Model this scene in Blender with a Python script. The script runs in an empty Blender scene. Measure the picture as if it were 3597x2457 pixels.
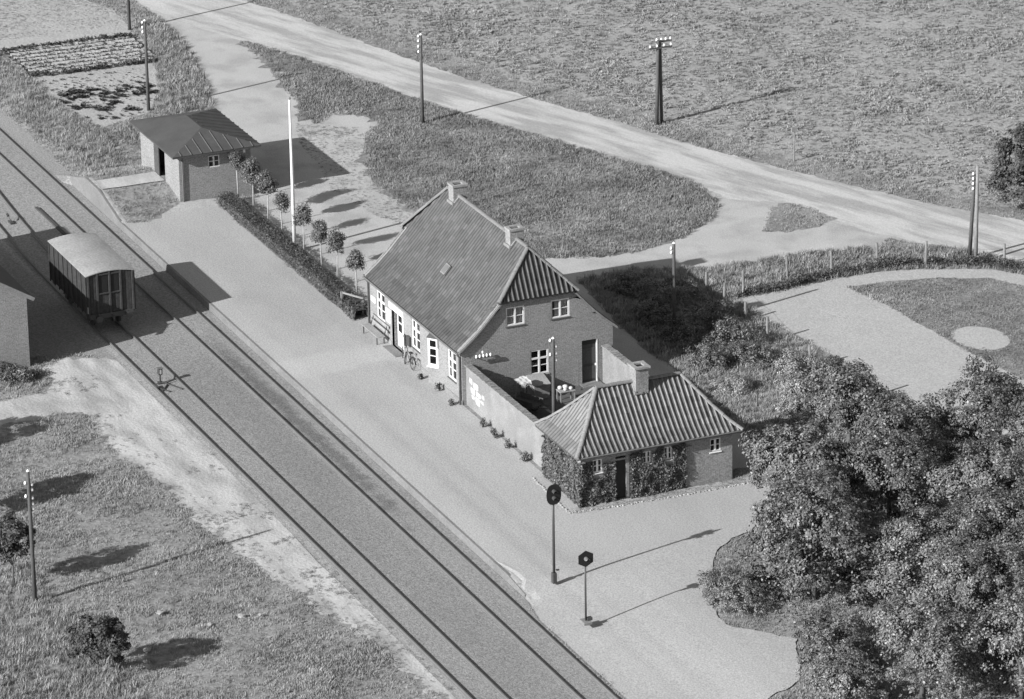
import bpy, bmesh, math, random
import numpy as np
from mathutils import Vector, Matrix
from mathutils.geometry import delaunay_2d_cdt

random.seed(7)
rng = np.random.default_rng(7)
scene = bpy.context.scene
COL = scene.collection

# ------------------------------------------------------------------ camera
cam_data = bpy.data.cameras.new('camera')
cam = bpy.data.objects.new('camera', cam_data)
COL.objects.link(cam)
FW = Vector((-0.86272, 0.36431, -0.35071)); RT = Vector((0.39447, 0.91877, -0.01597)); UP = Vector((-0.3164, 0.15212, 0.93635))
CP = Vector((215.069, -87.901, 90.382))
m = Matrix((RT, UP, -FW)).transposed().to_4x4(); m.translation = CP
cam.matrix_world = m
cam_data.sensor_fit = 'HORIZONTAL'; cam_data.sensor_width = 36.0; cam_data.lens = 164.01
cam_data.clip_start = 5.0; cam_data.clip_end = 3000.0
scene.camera = cam

# ------------------------------------------------------------------ light (black and white photograph: neutral sky and sun)
SUN_TRAVEL = Vector((-0.52, 1.96, -1.0)).normalized()
world = bpy.data.worlds.new('World'); scene.world = world; world.use_nodes = True
wn = world.node_tree.nodes; wl = world.node_tree.links
wn.clear()
sky = wn.new('ShaderNodeTexSky'); sky.sky_type = 'NISHITA'; sky.sun_disc = False
sky.sun_elevation = math.radians(26.25); sky.sun_rotation = math.radians(165.0)
bw = wn.new('ShaderNodeRGBToBW'); bg = wn.new('ShaderNodeBackground'); bg.inputs['Strength'].default_value = 0.078
wo = wn.new('ShaderNodeOutputWorld')
wl.new(sky.outputs[0], bw.inputs[0]); wl.new(bw.outputs[0], bg.inputs['Color']); wl.new(bg.outputs[0], wo.inputs['Surface'])
sun_data = bpy.data.lights.new('sun', 'SUN'); sun_data.energy = 4.2; sun_data.angle = math.radians(0.5); sun_data.color = (1, 1, 1)
sun = bpy.data.objects.new('sun', sun_data); COL.objects.link(sun)
sun.rotation_mode = 'QUATERNION'; sun.rotation_quaternion = SUN_TRAVEL.to_track_quat('-Z', 'Y'); sun.location = (60, -120, 80)
scene.view_settings.view_transform = 'Standard'; scene.view_settings.look = 'None'
scene.view_settings.exposure = 0.90; scene.view_settings.gamma = 1.0; scene.view_settings.use_curve_mapping = False
scene.render.resolution_x = 1024; scene.render.resolution_y = 699
scene.render.engine = 'CYCLES'

# ------------------------------------------------------------------ materials (greys)
MATS = {}
def gm(name, v, var=0.25, scale=0.6, var2=0.25, scale2=9.0, rough=0.9, spec=0.25, bump=0.0, bscale=14.0,
       stretch=None, rot=0.0, brick=None, tone=False, trans=0.0, bright_patch=None, streak=None, coords='pos'):
    """grey procedural material: value v modulated by a broad and a fine noise, optional bricks, tone attribute, bump"""
    mt = bpy.data.materials.new(name); mt.use_nodes = True
    n = mt.node_tree.nodes; l = mt.node_tree.links
    b = n['Principled BSDF']
    b.inputs['Roughness'].default_value = rough
    b.inputs['Specular IOR Level'].default_value = spec
    if coords == 'pos':
        g = n.new('ShaderNodeNewGeometry'); vec = g.outputs['Position']
    else:
        g = n.new('ShaderNodeTexCoord'); vec = g.outputs['Object']
    base = vec
    if stretch or rot:
        mp = n.new('ShaderNodeMapping'); mp.inputs['Rotation'].default_value = (0, 0, rot)
        mp.inputs['Scale'].default_value = stretch or (1, 1, 1)
        # rotate first, then stretch
        mp.vector_type = 'POINT'
        mp0 = n.new('ShaderNodeMapping'); mp0.inputs['Rotation'].default_value = (0, 0, rot)
        l.new(vec, mp0.inputs['Vector'])
        mp.inputs['Rotation'].default_value = (0, 0, 0)
        l.new(mp0.outputs[0], mp.inputs['Vector']); vec = mp.outputs[0]
    def noise(s, d=4.0, vv=None, r=0.55):
        x = n.new('ShaderNodeTexNoise'); x.inputs['Scale'].default_value = s; x.inputs['Detail'].default_value = d
        x.inputs['Roughness'].default_value = r
        l.new(vv if vv is not None else vec, x.inputs['Vector']); return x.outputs['Fac']
    def mth(op, a, c=None, d=None):
        x = n.new('ShaderNodeMath'); x.operation = op
        for i, q in enumerate((a, c, d)):
            if q is None: continue
            if isinstance(q, (int, float)): x.inputs[i].default_value = q
            else: l.new(q, x.inputs[i])
        return x.outputs[0]
    f1 = mth('MULTIPLY_ADD', noise(scale), 4.0 * var, 1.0 - 2.0 * var)
    f2 = mth('MULTIPLY_ADD', noise(scale2, 2.0, base), 4.0 * var2, 1.0 - 2.0 * var2)
    val = mth('MULTIPLY', mth('MULTIPLY', f1, f2), v)
    if bright_patch:      # (value, scale, threshold, softness): patches of another value
        pv, ps, pt, pw = bright_patch
        fac = n.new('ShaderNodeMapRange'); fac.inputs['From Min'].default_value = pt - pw; fac.inputs['From Max'].default_value = pt + pw
        l.new(noise(ps, 5.0), fac.inputs['Value'])
        f2b = mth('MULTIPLY', f2, pv)
        mx = n.new('ShaderNodeMix'); mx.data_type = 'FLOAT'
        l.new(fac.outputs[0], mx.inputs[0]); l.new(val, mx.inputs[2]); l.new(f2b, mx.inputs[3]); val = mx.outputs[0]
    if brick:
        sp = n.new('ShaderNodeSeparateXYZ'); l.new(base, sp.inputs[0])
        u = mth('ADD', sp.outputs[0], sp.outputs[1])
        cb = n.new('ShaderNodeCombineXYZ'); l.new(u, cb.inputs[0]); l.new(sp.outputs[2], cb.inputs[1])
        bt = n.new('ShaderNodeTexBrick'); l.new(cb.outputs[0], bt.inputs['Vector'])
        bt.inputs['Scale'].default_value = 1.0; bt.inputs['Brick Width'].default_value = 0.24; bt.inputs['Row Height'].default_value = 0.078
        bt.inputs['Mortar Size'].default_value = 0.011; bt.inputs['Bias'].default_value = 0.0
        c1, c2, cm = brick
        bt.inputs['Color1'].default_value = (c1, c1, c1, 1); bt.inputs['Color2'].default_value = (c2, c2, c2, 1); bt.inputs['Mortar'].default_value = (cm, cm, cm, 1)
        val = mth('MULTIPLY', val, bt.outputs['Color'])
    if tone:
        at = n.new('ShaderNodeAttribute'); at.attribute_name = 'tone'
        val = mth('MULTIPLY', val, at.outputs['Fac'])
    l.new(val, b.inputs['Base Color'])
    if bump:
        bp = n.new('ShaderNodeBump'); bp.inputs['Strength'].default_value = 1.0; bp.inputs['Distance'].default_value = bump
        l.new(noise(bscale, 3.0, base, 0.6), bp.inputs['Height']); l.new(bp.outputs[0], b.inputs['Normal'])
    if trans:
        tr = n.new('ShaderNodeBsdfTranslucent'); l.new(val, tr.inputs['Color'])
        ms = n.new('ShaderNodeMixShader'); ms.inputs[0].default_value = trans
        out = n['Material Output']; l.new(b.outputs[0], ms.inputs[1]); l.new(tr.outputs[0], ms.inputs[2]); l.new(ms.outputs[0], out.inputs['Surface'])
    MATS[name] = mt
    return mt

gm('m_ground', 0.215, 0.22, 0.30, 0.30, 4.5, bump=0.05, bscale=6.0)
gm('m_ground_dark', 0.185, 0.28, 0.35, 0.35, 5.0, bump=0.07, bscale=6.0)
gm('m_grass_dark', 0.25, 0.36, 0.35, 0.30, 2.2, rough=0.7, trans=0.25)
gm('m_field', 0.285, 0.16, 0.25, 0.25, 6.0, bump=0.05, bscale=7.0)
gm('m_road', 0.44, 0.07, 0.5, 0.14, 9.0, bump=0.02, bscale=12.0, stretch=(0.22, 1.2, 1), rot=math.radians(-21.4), bright_patch=(0.30, 0.8, 0.51, 0.08))
gm('m_gravel', 0.33, 0.06, 0.45, 0.28, 11.0, bump=0.016, bscale=16.0, bright_patch=(0.36, 0.16, 0.55, 0.14), stretch=(0.5, 1.2, 1))
gm('m_yard', 0.38, 0.09, 0.30, 0.20, 12.0, bump=0.014, bscale=18.0, bright_patch=(0.31, 0.4, 0.56, 0.08))
gm('m_ballast', 0.235, 0.12, 0.25, 0.42, 10.0, bump=0.03, bscale=13.0, stretch=(0.25, 1.0, 1))
gm('m_sand', 0.43, 0.12, 0.5, 0.16, 10.0, bump=0.035, bscale=6.0, stretch=(0.35, 1.2, 1), bright_patch=(0.28, 0.7, 0.55, 0.12))
gm('m_gardenpath', 0.36, 0.06, 0.4, 0.25, 10.0, bump=0.02, bscale=14.0)
gm('m_soil', 0.34, 0.12, 0.6, 0.18, 7.0, bump=0.06, bscale=5.0)
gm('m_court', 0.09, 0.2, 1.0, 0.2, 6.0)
gm('m_concrete', 0.17, 0.16, 0.5, 0.2, 9.0, bump=0.012)
gm('m_cap', 0.25, 0.2, 2.0, 0.2, 9.0, bump=0.01)
gm('m_rail', 0.13, 0.1, 2.0, 0.15, 20.0, rough=0.6, spec=0.4)
gm('m_brick', 0.21, 0.08, 0.7, 0.34, 13.0, brick=(1.15, 0.85, 1.3), bump=0.015, bscale=18.0)
gm('m_brick2', 0.20, 0.12, 0.8, 0.34, 13.0, brick=(1.15, 0.85, 1.3), bump=0.015, bscale=18.0)
gm('m_plaster', 0.20, 0.10, 0.8, 0.24, 13.0, bump=0.02, bscale=14.0, bright_patch=(0.24, 0.9, 0.55, 0.1))
gm('m_tile', 0.040, 0.16, 0.9, 0.22, 8.0, rough=0.6, spec=0.55, tone=True)
gm('m_tile2', 0.078, 0.12, 0.9, 0.18, 10.0, rough=0.55, spec=0.8, tone=True)
gm('m_ridge', 0.17, 0.14, 1.2, 0.2, 9.0, rough=0.7)
gm('m_mortar', 0.21, 0.14, 1.2, 0.22, 9.0)
gm('m_white', 0.66, 0.06, 1.5, 0.08, 9.0, rough=0.55)
gm('m_whitewash', 0.38, 0.2, 2.5, 0.2, 9.0)
gm('m_felt', 0.068, 0.15, 0.9, 0.12, 12.0, rough=0.8)
gm('m_zinc', 0.13, 0.12, 1.5, 0.1, 9.0, rough=0.6)
gm('m_wagonroof', 0.285, 0.16, 0.6, 0.2, 8.0, rough=0.9, bump=0.012, bscale=9.0)
gm('m_wagonboard', 0.045, 0.3, 3.0, 0.35, 14.0, rough=0.8)
gm('m_wagonframe', 0.05, 0.25, 2.0, 0.25, 9.0)
gm('m_black', 0.018, 0.1, 2.0, 0.1, 9.0, rough=0.5)
gm('m_iron', 0.05, 0.15, 2.0, 0.1, 9.0, rough=0.5, spec=0.5)
gm('m_polewood', 0.085, 0.2, 1.0, 0.2, 12.0, rough=0.85)
gm('m_porcelain', 0.85, 0.0, 1.0, 0.0, 5.0, rough=0.2, spec=0.5)
gm('m_wood', 0.20, 0.18, 1.5, 0.2, 12.0)
gm('m_woodlight', 0.26, 0.15, 1.5, 0.2, 12.0)
gm('m_wooddark', 0.07, 0.2, 1.5, 0.2, 12.0)
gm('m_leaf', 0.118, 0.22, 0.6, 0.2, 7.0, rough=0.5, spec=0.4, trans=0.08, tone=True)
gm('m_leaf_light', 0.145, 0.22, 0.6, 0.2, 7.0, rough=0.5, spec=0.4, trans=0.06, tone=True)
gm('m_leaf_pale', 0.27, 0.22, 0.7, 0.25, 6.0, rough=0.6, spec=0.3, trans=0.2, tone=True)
gm('m_leaf_dark', 0.074, 0.3, 1.2, 0.2, 7.0, rough=0.65, spec=0.2, trans=0.06, tone=True)
gm('m_ivy', 0.08, 0.3, 1.4, 0.2, 9.0, rough=0.5, spec=0.4, trans=0.05, tone=True)
gm('m_grass', 0.29, 0.26, 0.30, 0.30, 2.2, rough=0.7, trans=0.25)
gm('m_grassdry', 0.38, 0.2, 0.4, 0.3, 2.5, rough=0.7, trans=0.25)
gm('m_crop', 0.365, 0.16, 0.22, 0.26, 1.6, rough=0.7, trans=0.35)
gm('m_bark', 0.10, 0.2, 3.0, 0.25, 14.0)
gm('m_barklight', 0.30, 0.15, 3.0, 0.25, 14.0)
gm('m_stone', 0.30, 0.25, 1.5, 0.25, 9.0)
gm('m_door', 0.045, 0.1, 2.0, 0.1, 9.0, rough=0.5)
gm('m_curtain', 0.65, 0.2, 3.0, 0.2, 9.0)
gm('m_cloth', 0.5, 0.15, 2.0, 0.15, 9.0)

def band(mname, axis_c, half, soft, x0, x1, xs_, factor, noise_scale=1.2):
    """multiply the colour by 'factor' inside a strip |y - c| < half between x0 and x1, edges broken up by noise"""
    mt = MATS[mname]; n = mt.node_tree.nodes; l = mt.node_tree.links; b = n['Principled BSDF']; src = b.inputs['Base Color'].links[0].from_socket
    g = n.new('ShaderNodeNewGeometry'); sp = n.new('ShaderNodeSeparateXYZ'); l.new(g.outputs['Position'], sp.inputs[0])
    nz = n.new('ShaderNodeTexNoise'); nz.inputs['Scale'].default_value = noise_scale; nz.inputs['Detail'].default_value = 4.0; l.new(g.outputs['Position'], nz.inputs['Vector'])
    def mth(op, a, c, cl=False):
        x = n.new('ShaderNodeMath'); x.operation = op; x.use_clamp = cl
        for i, q in enumerate((a, c)):
            if isinstance(q, (int, float)): x.inputs[i].default_value = q
            else: l.new(q, x.inputs[i])
        return x.outputs[0]
    wob = mth('MULTIPLY', mth('SUBTRACT', nz.outputs['Fac'], 0.5), soft * 2.5)
    dy = mth('ADD', mth('ABSOLUTE', mth('SUBTRACT', sp.outputs[1], axis_c), 0.0), wob)
    fy = mth('DIVIDE', mth('SUBTRACT', half + soft, dy), soft, True)
    wobx = mth('MULTIPLY', wob, xs_ / soft)
    fxa = mth('DIVIDE', mth('ADD', mth('SUBTRACT', sp.outputs[0], x0), wobx), xs_, True); fxb = mth('DIVIDE', mth('SUBTRACT', x1, mth('ADD', sp.outputs[0], wobx)), xs_, True)
    f = mth('MULTIPLY', fy, mth('MULTIPLY', fxa, fxb))
    k = mth('ADD', mth('MULTIPLY', f, factor - 1.0), 1.0)
    l.new(mth('MULTIPLY', src, k), b.inputs['Base Color'])
band('m_ballast', -8.45, 0.15, 0.45, -18, 14, 5.0, 0.58, 0.9)      # oil stain between the rails
band('m_ballast', -10.6, 0.9, 0.6, -16, 90, 6.0, 0.86, 0.5)        # darker ground between the tracks
band('m_ballast', -14.0, 0.05, 0.25, -200, 200, 3.0, 1.25, 1.5)    # sand blown against the outer rail
band('m_gravel', -6.2, 0.45, 0.35, -36, 24, 2.0, 1.07, 1.0)        # worn strip behind the kerb
band('m_gravel', -4.0, 3.5, 1.0, -11.0, -7.4, 0.8, 1.12, 0.6)      # trodden crossing to the entrance
band('m_gravel', -3.2, 1.0, 0.8, -34, -13, 3.0, 0.93, 0.5)
band('m_gravel', -4.9, 0.12, 0.3, -6, 40, 5.0, 0.92, 0.7)          # cart ruts along the platform
band('m_gravel', -3.6, 0.12, 0.3, -4, 40, 5.0, 0.93, 0.7)
band('m_gravel', -1.1, 0.25, 0.4, -30, 10, 5.0, 0.93, 0.6)

def glass_mat():
    mt = bpy.data.materials.new('m_glass'); mt.use_nodes = True
    n = mt.node_tree.nodes; l = mt.node_tree.links; n.clear()
    out = n.new('ShaderNodeOutputMaterial'); t = n.new('ShaderNodeBsdfTransparent'); g = n.new('ShaderNodeBsdfGlossy')
    t.inputs['Color'].default_value = (0.8, 0.8, 0.8, 1); g.inputs['Roughness'].default_value = 0.04
    fr = n.new('ShaderNodeFresnel'); fr.inputs['IOR'].default_value = 1.5
    mx = n.new('ShaderNodeMixShader'); l.new(fr.outputs[0], mx.inputs[0]); l.new(t.outputs[0], mx.inputs[1]); l.new(g.outputs[0], mx.inputs[2])
    l.new(mx.outputs[0], out.inputs['Surface']); MATS['m_glass'] = mt
glass_mat()

# ------------------------------------------------------------------ helpers
def tag(o, label=None, cat=None, group=None, kind=None):
    if label: o['label'] = label
    if cat: o['category'] = cat
    if group: o['group'] = group
    if kind: o['kind'] = kind
    return o

def thing(name, label, cat, loc=(0, 0, 0), rz=0.0, group=None):
    o = bpy.data.objects.new(name, None); COL.objects.link(o)
    o.location = loc; o.rotation_euler = (0, 0, rz); o.empty_display_size = 0.3
    return tag(o, label, cat, group)

class MB:
    def __init__(s): s.v = []; s.f = []; s.t = None
    def add(s, vs, fs):
        k = len(s.v); s.v += [tuple(p) for p in vs]; s.f += [tuple(i + k for i in f) for f in fs]; return s
    def box(s, a, b):
        x0, y0, z0 = a; x1, y1, z1 = b
        return s.add([(x0, y0, z0), (x1, y0, z0), (x1, y1, z0), (x0, y1, z0), (x0, y0, z1), (x1, y0, z1), (x1, y1, z1), (x0, y1, z1)],
                     [(0, 3, 2, 1), (4, 5, 6, 7), (0, 1, 5, 4), (1, 2, 6, 5), (2, 3, 7, 6), (3, 0, 4, 7)])
    def tube(s, pts, rads, n=8, cap=True):
        """tapered tube along a polyline"""
        pts = [Vector(p) for p in pts]; rings = []
        for i, p in enumerate(pts):
            d = (pts[min(i + 1, len(pts) - 1)] - pts[max(i - 1, 0)]).normalized()
            a = d.cross(Vector((0.3, 0.9, 0.2))); a = a.normalized() if a.length > 1e-4 else d.cross(Vector((1, 0, 0))).normalized()
            c = d.cross(a); r = rads[i] if isinstance(rads, (list, tuple)) else rads
            rings.append([p + a * (r * math.cos(2 * math.pi * k / n)) + c * (r * math.sin(2 * math.pi * k / n)) for k in range(n)])
        vs = [q for r in rings for q in r]; fs = []
        for i in range(len(pts) - 1):
            for k in range(n):
                fs.append((i * n + k, i * n + (k + 1) % n, (i + 1) * n + (k + 1) % n, (i + 1) * n + k))
        if cap:
            fs.append(tuple(range(n))[::-1]); fs.append(tuple((len(pts) - 1) * n + k for k in range(n)))
        return s.add(vs, fs)
    def bar(s, a, b, w, h, up=(0, 0, 1)):
        """rectangular bar between two points"""
        a = Vector(a); b = Vector(b); d = (b - a).normalized(); up = Vector(up)
        sd = d.cross(up)
        if sd.length < 1e-4: sd = d.cross(Vector((1, 0, 0)))
        sd.normalize(); u2 = sd.cross(d).normalized()
        vs = []
        for p in (a, b):
            for (i, j) in ((-1, -1), (1, -1), (1, 1), (-1, 1)):
                vs.append(p + sd * (i * w / 2) + u2 * (j * h / 2))
        return s.add(vs, [(0, 1, 2, 3), (7, 6, 5, 4), (0, 4, 5, 1), (1, 5, 6, 2), (2, 6, 7, 3), (3, 7, 4, 0)])
    def disc(s, c, ax, r0, r1, n=12):
        return s.tube([Vector(c) - Vector(ax) * 0.5, Vector(c) + Vector(ax) * 0.5], [r0, r1], n)
    def ring(s, c, nrm, R, r, n=20, k=5):
        c = Vector(c); nrm = Vector(nrm).normalized(); a = nrm.cross(Vector((0, 0, 1)))
        if a.length < 1e-3: a = Vector((1, 0, 0))
        a.normalize(); b = nrm.cross(a); vs = []; fs = []
        for i in range(n):
            t = 2 * math.pi * i / n; o = a * math.cos(t) + b * math.sin(t)
            for j in range(k):
                q = 2 * math.pi * j / k
                vs.append(c + o * (R + r * math.cos(q)) + nrm * (r * math.sin(q)))
        for i in range(n):
            for j in range(k):
                fs.append((i * k + j, ((i + 1) % n) * k + j, ((i + 1) % n) * k + (j + 1) % k, i * k + (j + 1) % k))
        return s.add(vs, fs)
    def build(s, name, mat, parent=None, world=False, smooth=False, bevel=0.0):
        me = bpy.data.meshes.new(name); me.from_pydata([tuple(p) for p in s.v], [], s.f)
        me.materials.append(MATS[mat]); me.update()
        if s.t is not None:
            at = me.attributes.new('tone', 'FLOAT', 'POINT'); at.data.foreach_set('value', np.asarray(s.t, dtype=np.float32))
        if smooth: me.polygons.foreach_set('use_smooth', [True] * len(me.polygons))
        o = bpy.data.objects.new(name, me); COL.objects.link(o)
        if parent is not None:
            o.parent = parent
            if world: o.location = -Vector(parent['_w']) if '_w' in parent else -parent.location
        if bevel:
            bv = o.modifiers.new('bevel', 'BEVEL'); bv.width = bevel; bv.segments = 1; bv.limit_method = 'ANGLE'
        return o

def sub(mb, name, mat, parent, **k):
    """a sub-part: parent already carries the world offset of its thing"""
    return mb.build(name, mat, parent, False, **k)

def copy_tree(o, parent=None):
    c = o.copy(); COL.objects.link(c)
    if parent is not None: c.parent = parent
    for ch in list(o.children): copy_tree(ch, c)
    return c

def np_mesh(name, V, F, mat, parent=None, tone=None, smooth=False):
    me = bpy.data.meshes.new(name); nv = len(V); nf = len(F); k = F.shape[1]
    me.vertices.add(nv); me.vertices.foreach_set('co', V.astype(np.float32).ravel())
    me.loops.add(nf * k); me.loops.foreach_set('vertex_index', F.astype(np.int32).ravel())
    me.polygons.add(nf); me.polygons.foreach_set('loop_start', np.arange(0, nf * k, k, dtype=np.int32))
    me.update(calc_edges=True); me.materials.append(MATS[mat])
    if tone is not None:
        at = me.attributes.new('tone', 'FLOAT', 'POINT'); at.data.foreach_set('value', tone.astype(np.float32))
    if smooth: me.polygons.foreach_set('use_smooth', [True] * nf)
    me.validate()
    o = bpy.data.objects.new(name, me); COL.objects.link(o)
    if parent is not None: o.parent = parent
    return o

# ------------------------------------------------------------------ terrain height
def sstep(a, b, x):
    t = np.clip((x - a) / (b - a), 0, 1); return t * t * (3 - 2 * t)
G0, T0 = 0.25, -0.155
def hz(x, y):
    x = np.asarray(x, float); y = np.asarray(y, float)
    sharp = sstep(-6.84, -6.76, y)
    soft_r = sstep(-8.0, 0.5, y); soft_l = sstep(-7.6, -3.2, y)
    wr = sstep(22.5, 25.5, x); wl_ = 1 - sstep(-48.0, -45.6, x)
    t = sharp * (1 - wr) + soft_r * wr; t = t * (1 - wl_) + soft_l * wl_
    z = T0 + (G0 - T0) * t
    r = np.interp(x, [-46.2, -43.2, -40.6, -36.8], [0, 0.85, 0.82, 0.0])
    z = z + r * sharp * (1 - sstep(-2.4, 2.5, y)) * (1 - wl_ * (y > -2.5))
    z = z + 0.35 * sstep(-52, -58, x) * 0
    return z
def hz1(x, y): return float(hz(x, y))

def inside(poly, X, Y):
    P = np.asarray(poly, float); r = np.zeros(X.shape, bool); n = len(P); j = n - 1
    for i in range(n):
        xi, yi = P[i]; xj, yj = P[j]
        c = ((yi > Y) != (yj > Y)) & (X < (xj - xi) * (Y - yi) / (yj - yi + 1e-12) + xi)
        r ^= c; j = i
    return r

def edge_noise(poly, step, amp, seed, ampf=None):
    """subdivide the outline and jitter it so the edge is ragged like the real one"""
    rr = random.Random(seed); out = []; n = len(poly); ph = [rr.uniform(0, 6.28) for _ in range(6)]
    for i in range(n):
        a = Vector(poly[i]); b = Vector(poly[(i + 1) % n]); L = (b - a).length
        if L > 40: k = int(L / 4)
        else: k = max(1, int(L / step))
        nn = Vector((-(b - a).y, (b - a).x)) / max(L, 1e-6)
        for q in range(k):
            p = a + (b - a) * (q / k); s = p.x * 1.3 + p.y * 1.7
            d = amp * (0.5 * math.sin(s * 1.1 + ph[0]) + 0.4 * math.sin(s * 2.7 + ph[1]) + 0.3 * math.sin(s * 5.3 + ph[2]) + rr.uniform(-0.45, 0.45))
            if ampf: d *= ampf(p.x, p.y)
            out.append((p.x + nn.x * d, p.y + nn.y * d))
    return out

def sheet(name, poly, dz, mat, step=0.5, amp=0.0, seed=1, grid=2.0, ampf=None):
    bd = edge_noise(poly, step, amp, seed, ampf) if amp else [tuple(p) for p in poly]
    P = np.array(bd); lo = P.min(0); hi = P.max(0)
    gx, gy = np.meshgrid(np.arange(lo[0], hi[0], grid), np.arange(lo[1], hi[1], grid)); gx = gx.ravel(); gy = gy.ravel()
    k = inside(bd, gx, gy) & (np.abs(gx) < 120); pts = [Vector(p) for p in bd] + [Vector((a, b)) for a, b in zip(gx[k], gy[k])]
    ed = [(i, (i + 1) % len(bd)) for i in range(len(bd))]
    vs, es, fs, _, _, _ = delaunay_2d_cdt(pts, ed, [], 1, 1e-4)
    V = np.array([(v.x, v.y) for v in vs]); z = hz(V[:, 0], V[:, 1]) + (dz(V[:, 0]) if callable(dz) else dz)
    mb = MB(); mb.add([(a[0], a[1], c) for a, c in zip(V, z)], [tuple(f) for f in fs])
    o = mb.build(name, mat); tag(o, kind='structure'); return o

# ------------------------------------------------------------------ ground
xs = np.concatenate([np.linspace(-600, -110, 12), np.arange(-100, 56, 1.0), np.linspace(65, 500, 12)])
ys = np.concatenate([np.linspace(-500, -50, 12), np.arange(-44, -8, 1.5), [-7.6, -7.2, -6.9, -6.84, -6.80, -6.76, -6.4, -6.0, -5.5, -4.8, -4.2, -3.6, -3.0, -2.5, -2.4, -1.0, 0.5, 1.5], np.arange(2.5, 75, 1.5), np.linspace(85, 600, 12)])
gx, gy = np.meshgrid(xs, ys); nx, ny = len(xs), len(ys)
V = np.stack([gx.ravel(), gy.ravel(), hz(gx.ravel(), gy.ravel())], 1)
ii = np.arange(nx * ny).reshape(ny, nx)
F = np.stack([ii[:-1, :-1].ravel(), ii[:-1, 1:].ravel(), ii[1:, 1:].ravel(), ii[1:, :-1].ravel()], 1)
tag(np_mesh('ground', V, F, 'm_ground'), kind='structure')

ROAD_UP = [(-150, -11), (-110, 4), (-77.81, 16.19), (-71.04, 18.32), (-63.56, 20.19), (-54.53, 22.79), (-46.75, 25.67), (-41.52, 27.94), (-35.48, 30.02), (-29.28, 32.77), (-23.14, 35.68), (-18.12, 38.42), (-13.43, 41.6), (60, 88)]
ROAD = ROAD_UP + [(60, 78), (2, 42.5), (-6.93, 37.98), (-11.22, 35.31), (-14.5, 32.5), (-17.5, 31.2), (-22.4, 30.6), (-24.6, 27.6), (-26.72, 27.36), (-29.21, 27.06), (-33.23, 25.66), (-38.22, 23.42), (-45.63, 20.59),
        (-51.24, 18.65), (-57.46, 16.84), (-62.69, 15.13), (-68.31, 12.85), (-74, 10.6), (-81.14, 9.2), (-110, -2), (-150, -17)]
YARD = [(-83, 9.0), (-75.75, 9.51), (-69.67, 8.95), (-63.52, 7.85), (-59.13, 6.89), (-55.45, 5.81), (-50, 4.2), (-45, 2.3), (-37.5, 2.2), (-37.5, 0.3), (-13.2, 0.3), (-13.2, 8.9), (14.5, 8.9), (14.5, 11.4), (6, 11.9), (-0.27, 12.5), (-3.5, 12.3),
        (-8.85, 12.8), (-15.38, 13.56), (-15.89, 16.85), (-14.24, 21.13), (-13.82, 23.75), (-13.87, 28.04), (-12.89, 31.85), (-15, 33.5), (-22, 32), (-30, 28.5), (-40, 24.5), (-60, 17.5), (-75, 12.5)]
GRASS_BIG = [(-46.41, 12.78), (-47.6, 14.2), (-49.2, 15.8), (-51.2, 18.0), (-45.63, 20.45), (-38.22, 23.3), (-33.23, 25.5), (-29.21, 26.9), (-25.85, 27.1), (-23.85, 26.5), (-21.54, 24.89), (-19.46, 21.89), (-18.34, 18.82), (-18.55, 16.09),
             (-19.6, 13.8), (-20.4, 11.8), (-24, 10.6), (-28, 10.2), (-33, 9.6), (-36.5, 9.4), (-40, 10.2), (-43, 11.4)]
ISLAND1 = [(-68.9, 12.45), (-64.5, 12.4), (-58.5, 11.75), (-53.18, 10.9), (-50.6, 10.0), (-49.3, 10.9), (-51.3, 12.3), (-49.6, 13.9), (-47.6, 14.6), (-47.5, 19.4), (-50.9, 18.4), (-56, 16.9), (-60, 15.9), (-62.69, 15.0), (-68.31, 12.8)]
ISLAND2 = [(-22.18, 29.14), (-22.4, 30.4), (-21.24, 31.3), (-18.95, 31.7), (-17.9, 30.2), (-17.6, 28.4), (-18.4, 26.9), (-20.06, 27.94)]
PLATFORM = [(-36.6, -6.74), (23.9, -6.74), (27, -7.25), (60, -7.2), (60, -4.5), (40.43, -1.63), (39.2, 0.45), (35, 2.55), (33.25, 1.02), (32, 0.1), (30, 0.41), (25.7, 2.47), (23.7, 3.65), (22.2, 6.17), (20.2, 8.2), (18.5, 9.6), (15.7, 9.6), (15.7, 0.0), (0, 0.0),
            (-13.4, 0.0), (-13.4, -0.1), (-15.3, 0.7), (-15.6, -0.4), (-18.5, -0.5), (-34.3, -0.5), (-36.6, 0.8), (-37.9, 0.9), (-37.9, -2.6), (-36.0, -5.5)]
BED = [(-150, -6.3), (-60, -6.2), (-47.5, -6.3), (-45.7, -6.89), (24.5, -6.89), (27, -7.3), (120, -7.2), (120, -14.25), (-15.5, -14.25), (-17.2, -15.6), (-18.3, -18.9), (-36, -19.2), (-60, -17.5), (-150, -17)]
SAND = [(-16.0, -14.0), (120, -14.0), (120, -15), (33.4, -15.0), (28, -15.4), (24.3, -15.6), (21.4, -16.4), (18.8, -16.6), (16, -17.2), (13.8, -17.5), (8.6, -18.3), (5.2, -17.8), (3.4, -17.9), (-2.2, -18.7), (-5.6, -18.7), (-8, -18.2), (-9.5, -19.8),
        (-8.8, -21.0), (-8.7, -23.1), (-7, -34), (-12, -34), (-12.1, -22.0), (-12.7, -19.6), (-14.3, -18.4), (-16.3, -18.0), (-17.2, -16.5)]
GPATH = [(-8.54, 20.3), (-3.59, 20.6), (2.24, 21.3), (7.06, 21.3), (10.38, 21.5), (20, 22), (34, 23), (34, 33), (9.58, 28.79), (4.7, 28.15), (1.69, 27.95), (-4.11, 27.57), (-7.7, 26.9),
         (-7.5, 29.5), (-6.9, 32), (-5.4, 35.0), (-3.2, 36.2), (10, 43.5), (10, 44.6), (-4.95, 37.0), (-6.74, 35.8), (-8.39, 32.4), (-9.15, 29.9), (-9.3, 27.0), (-8.9, 23.9)]
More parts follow.
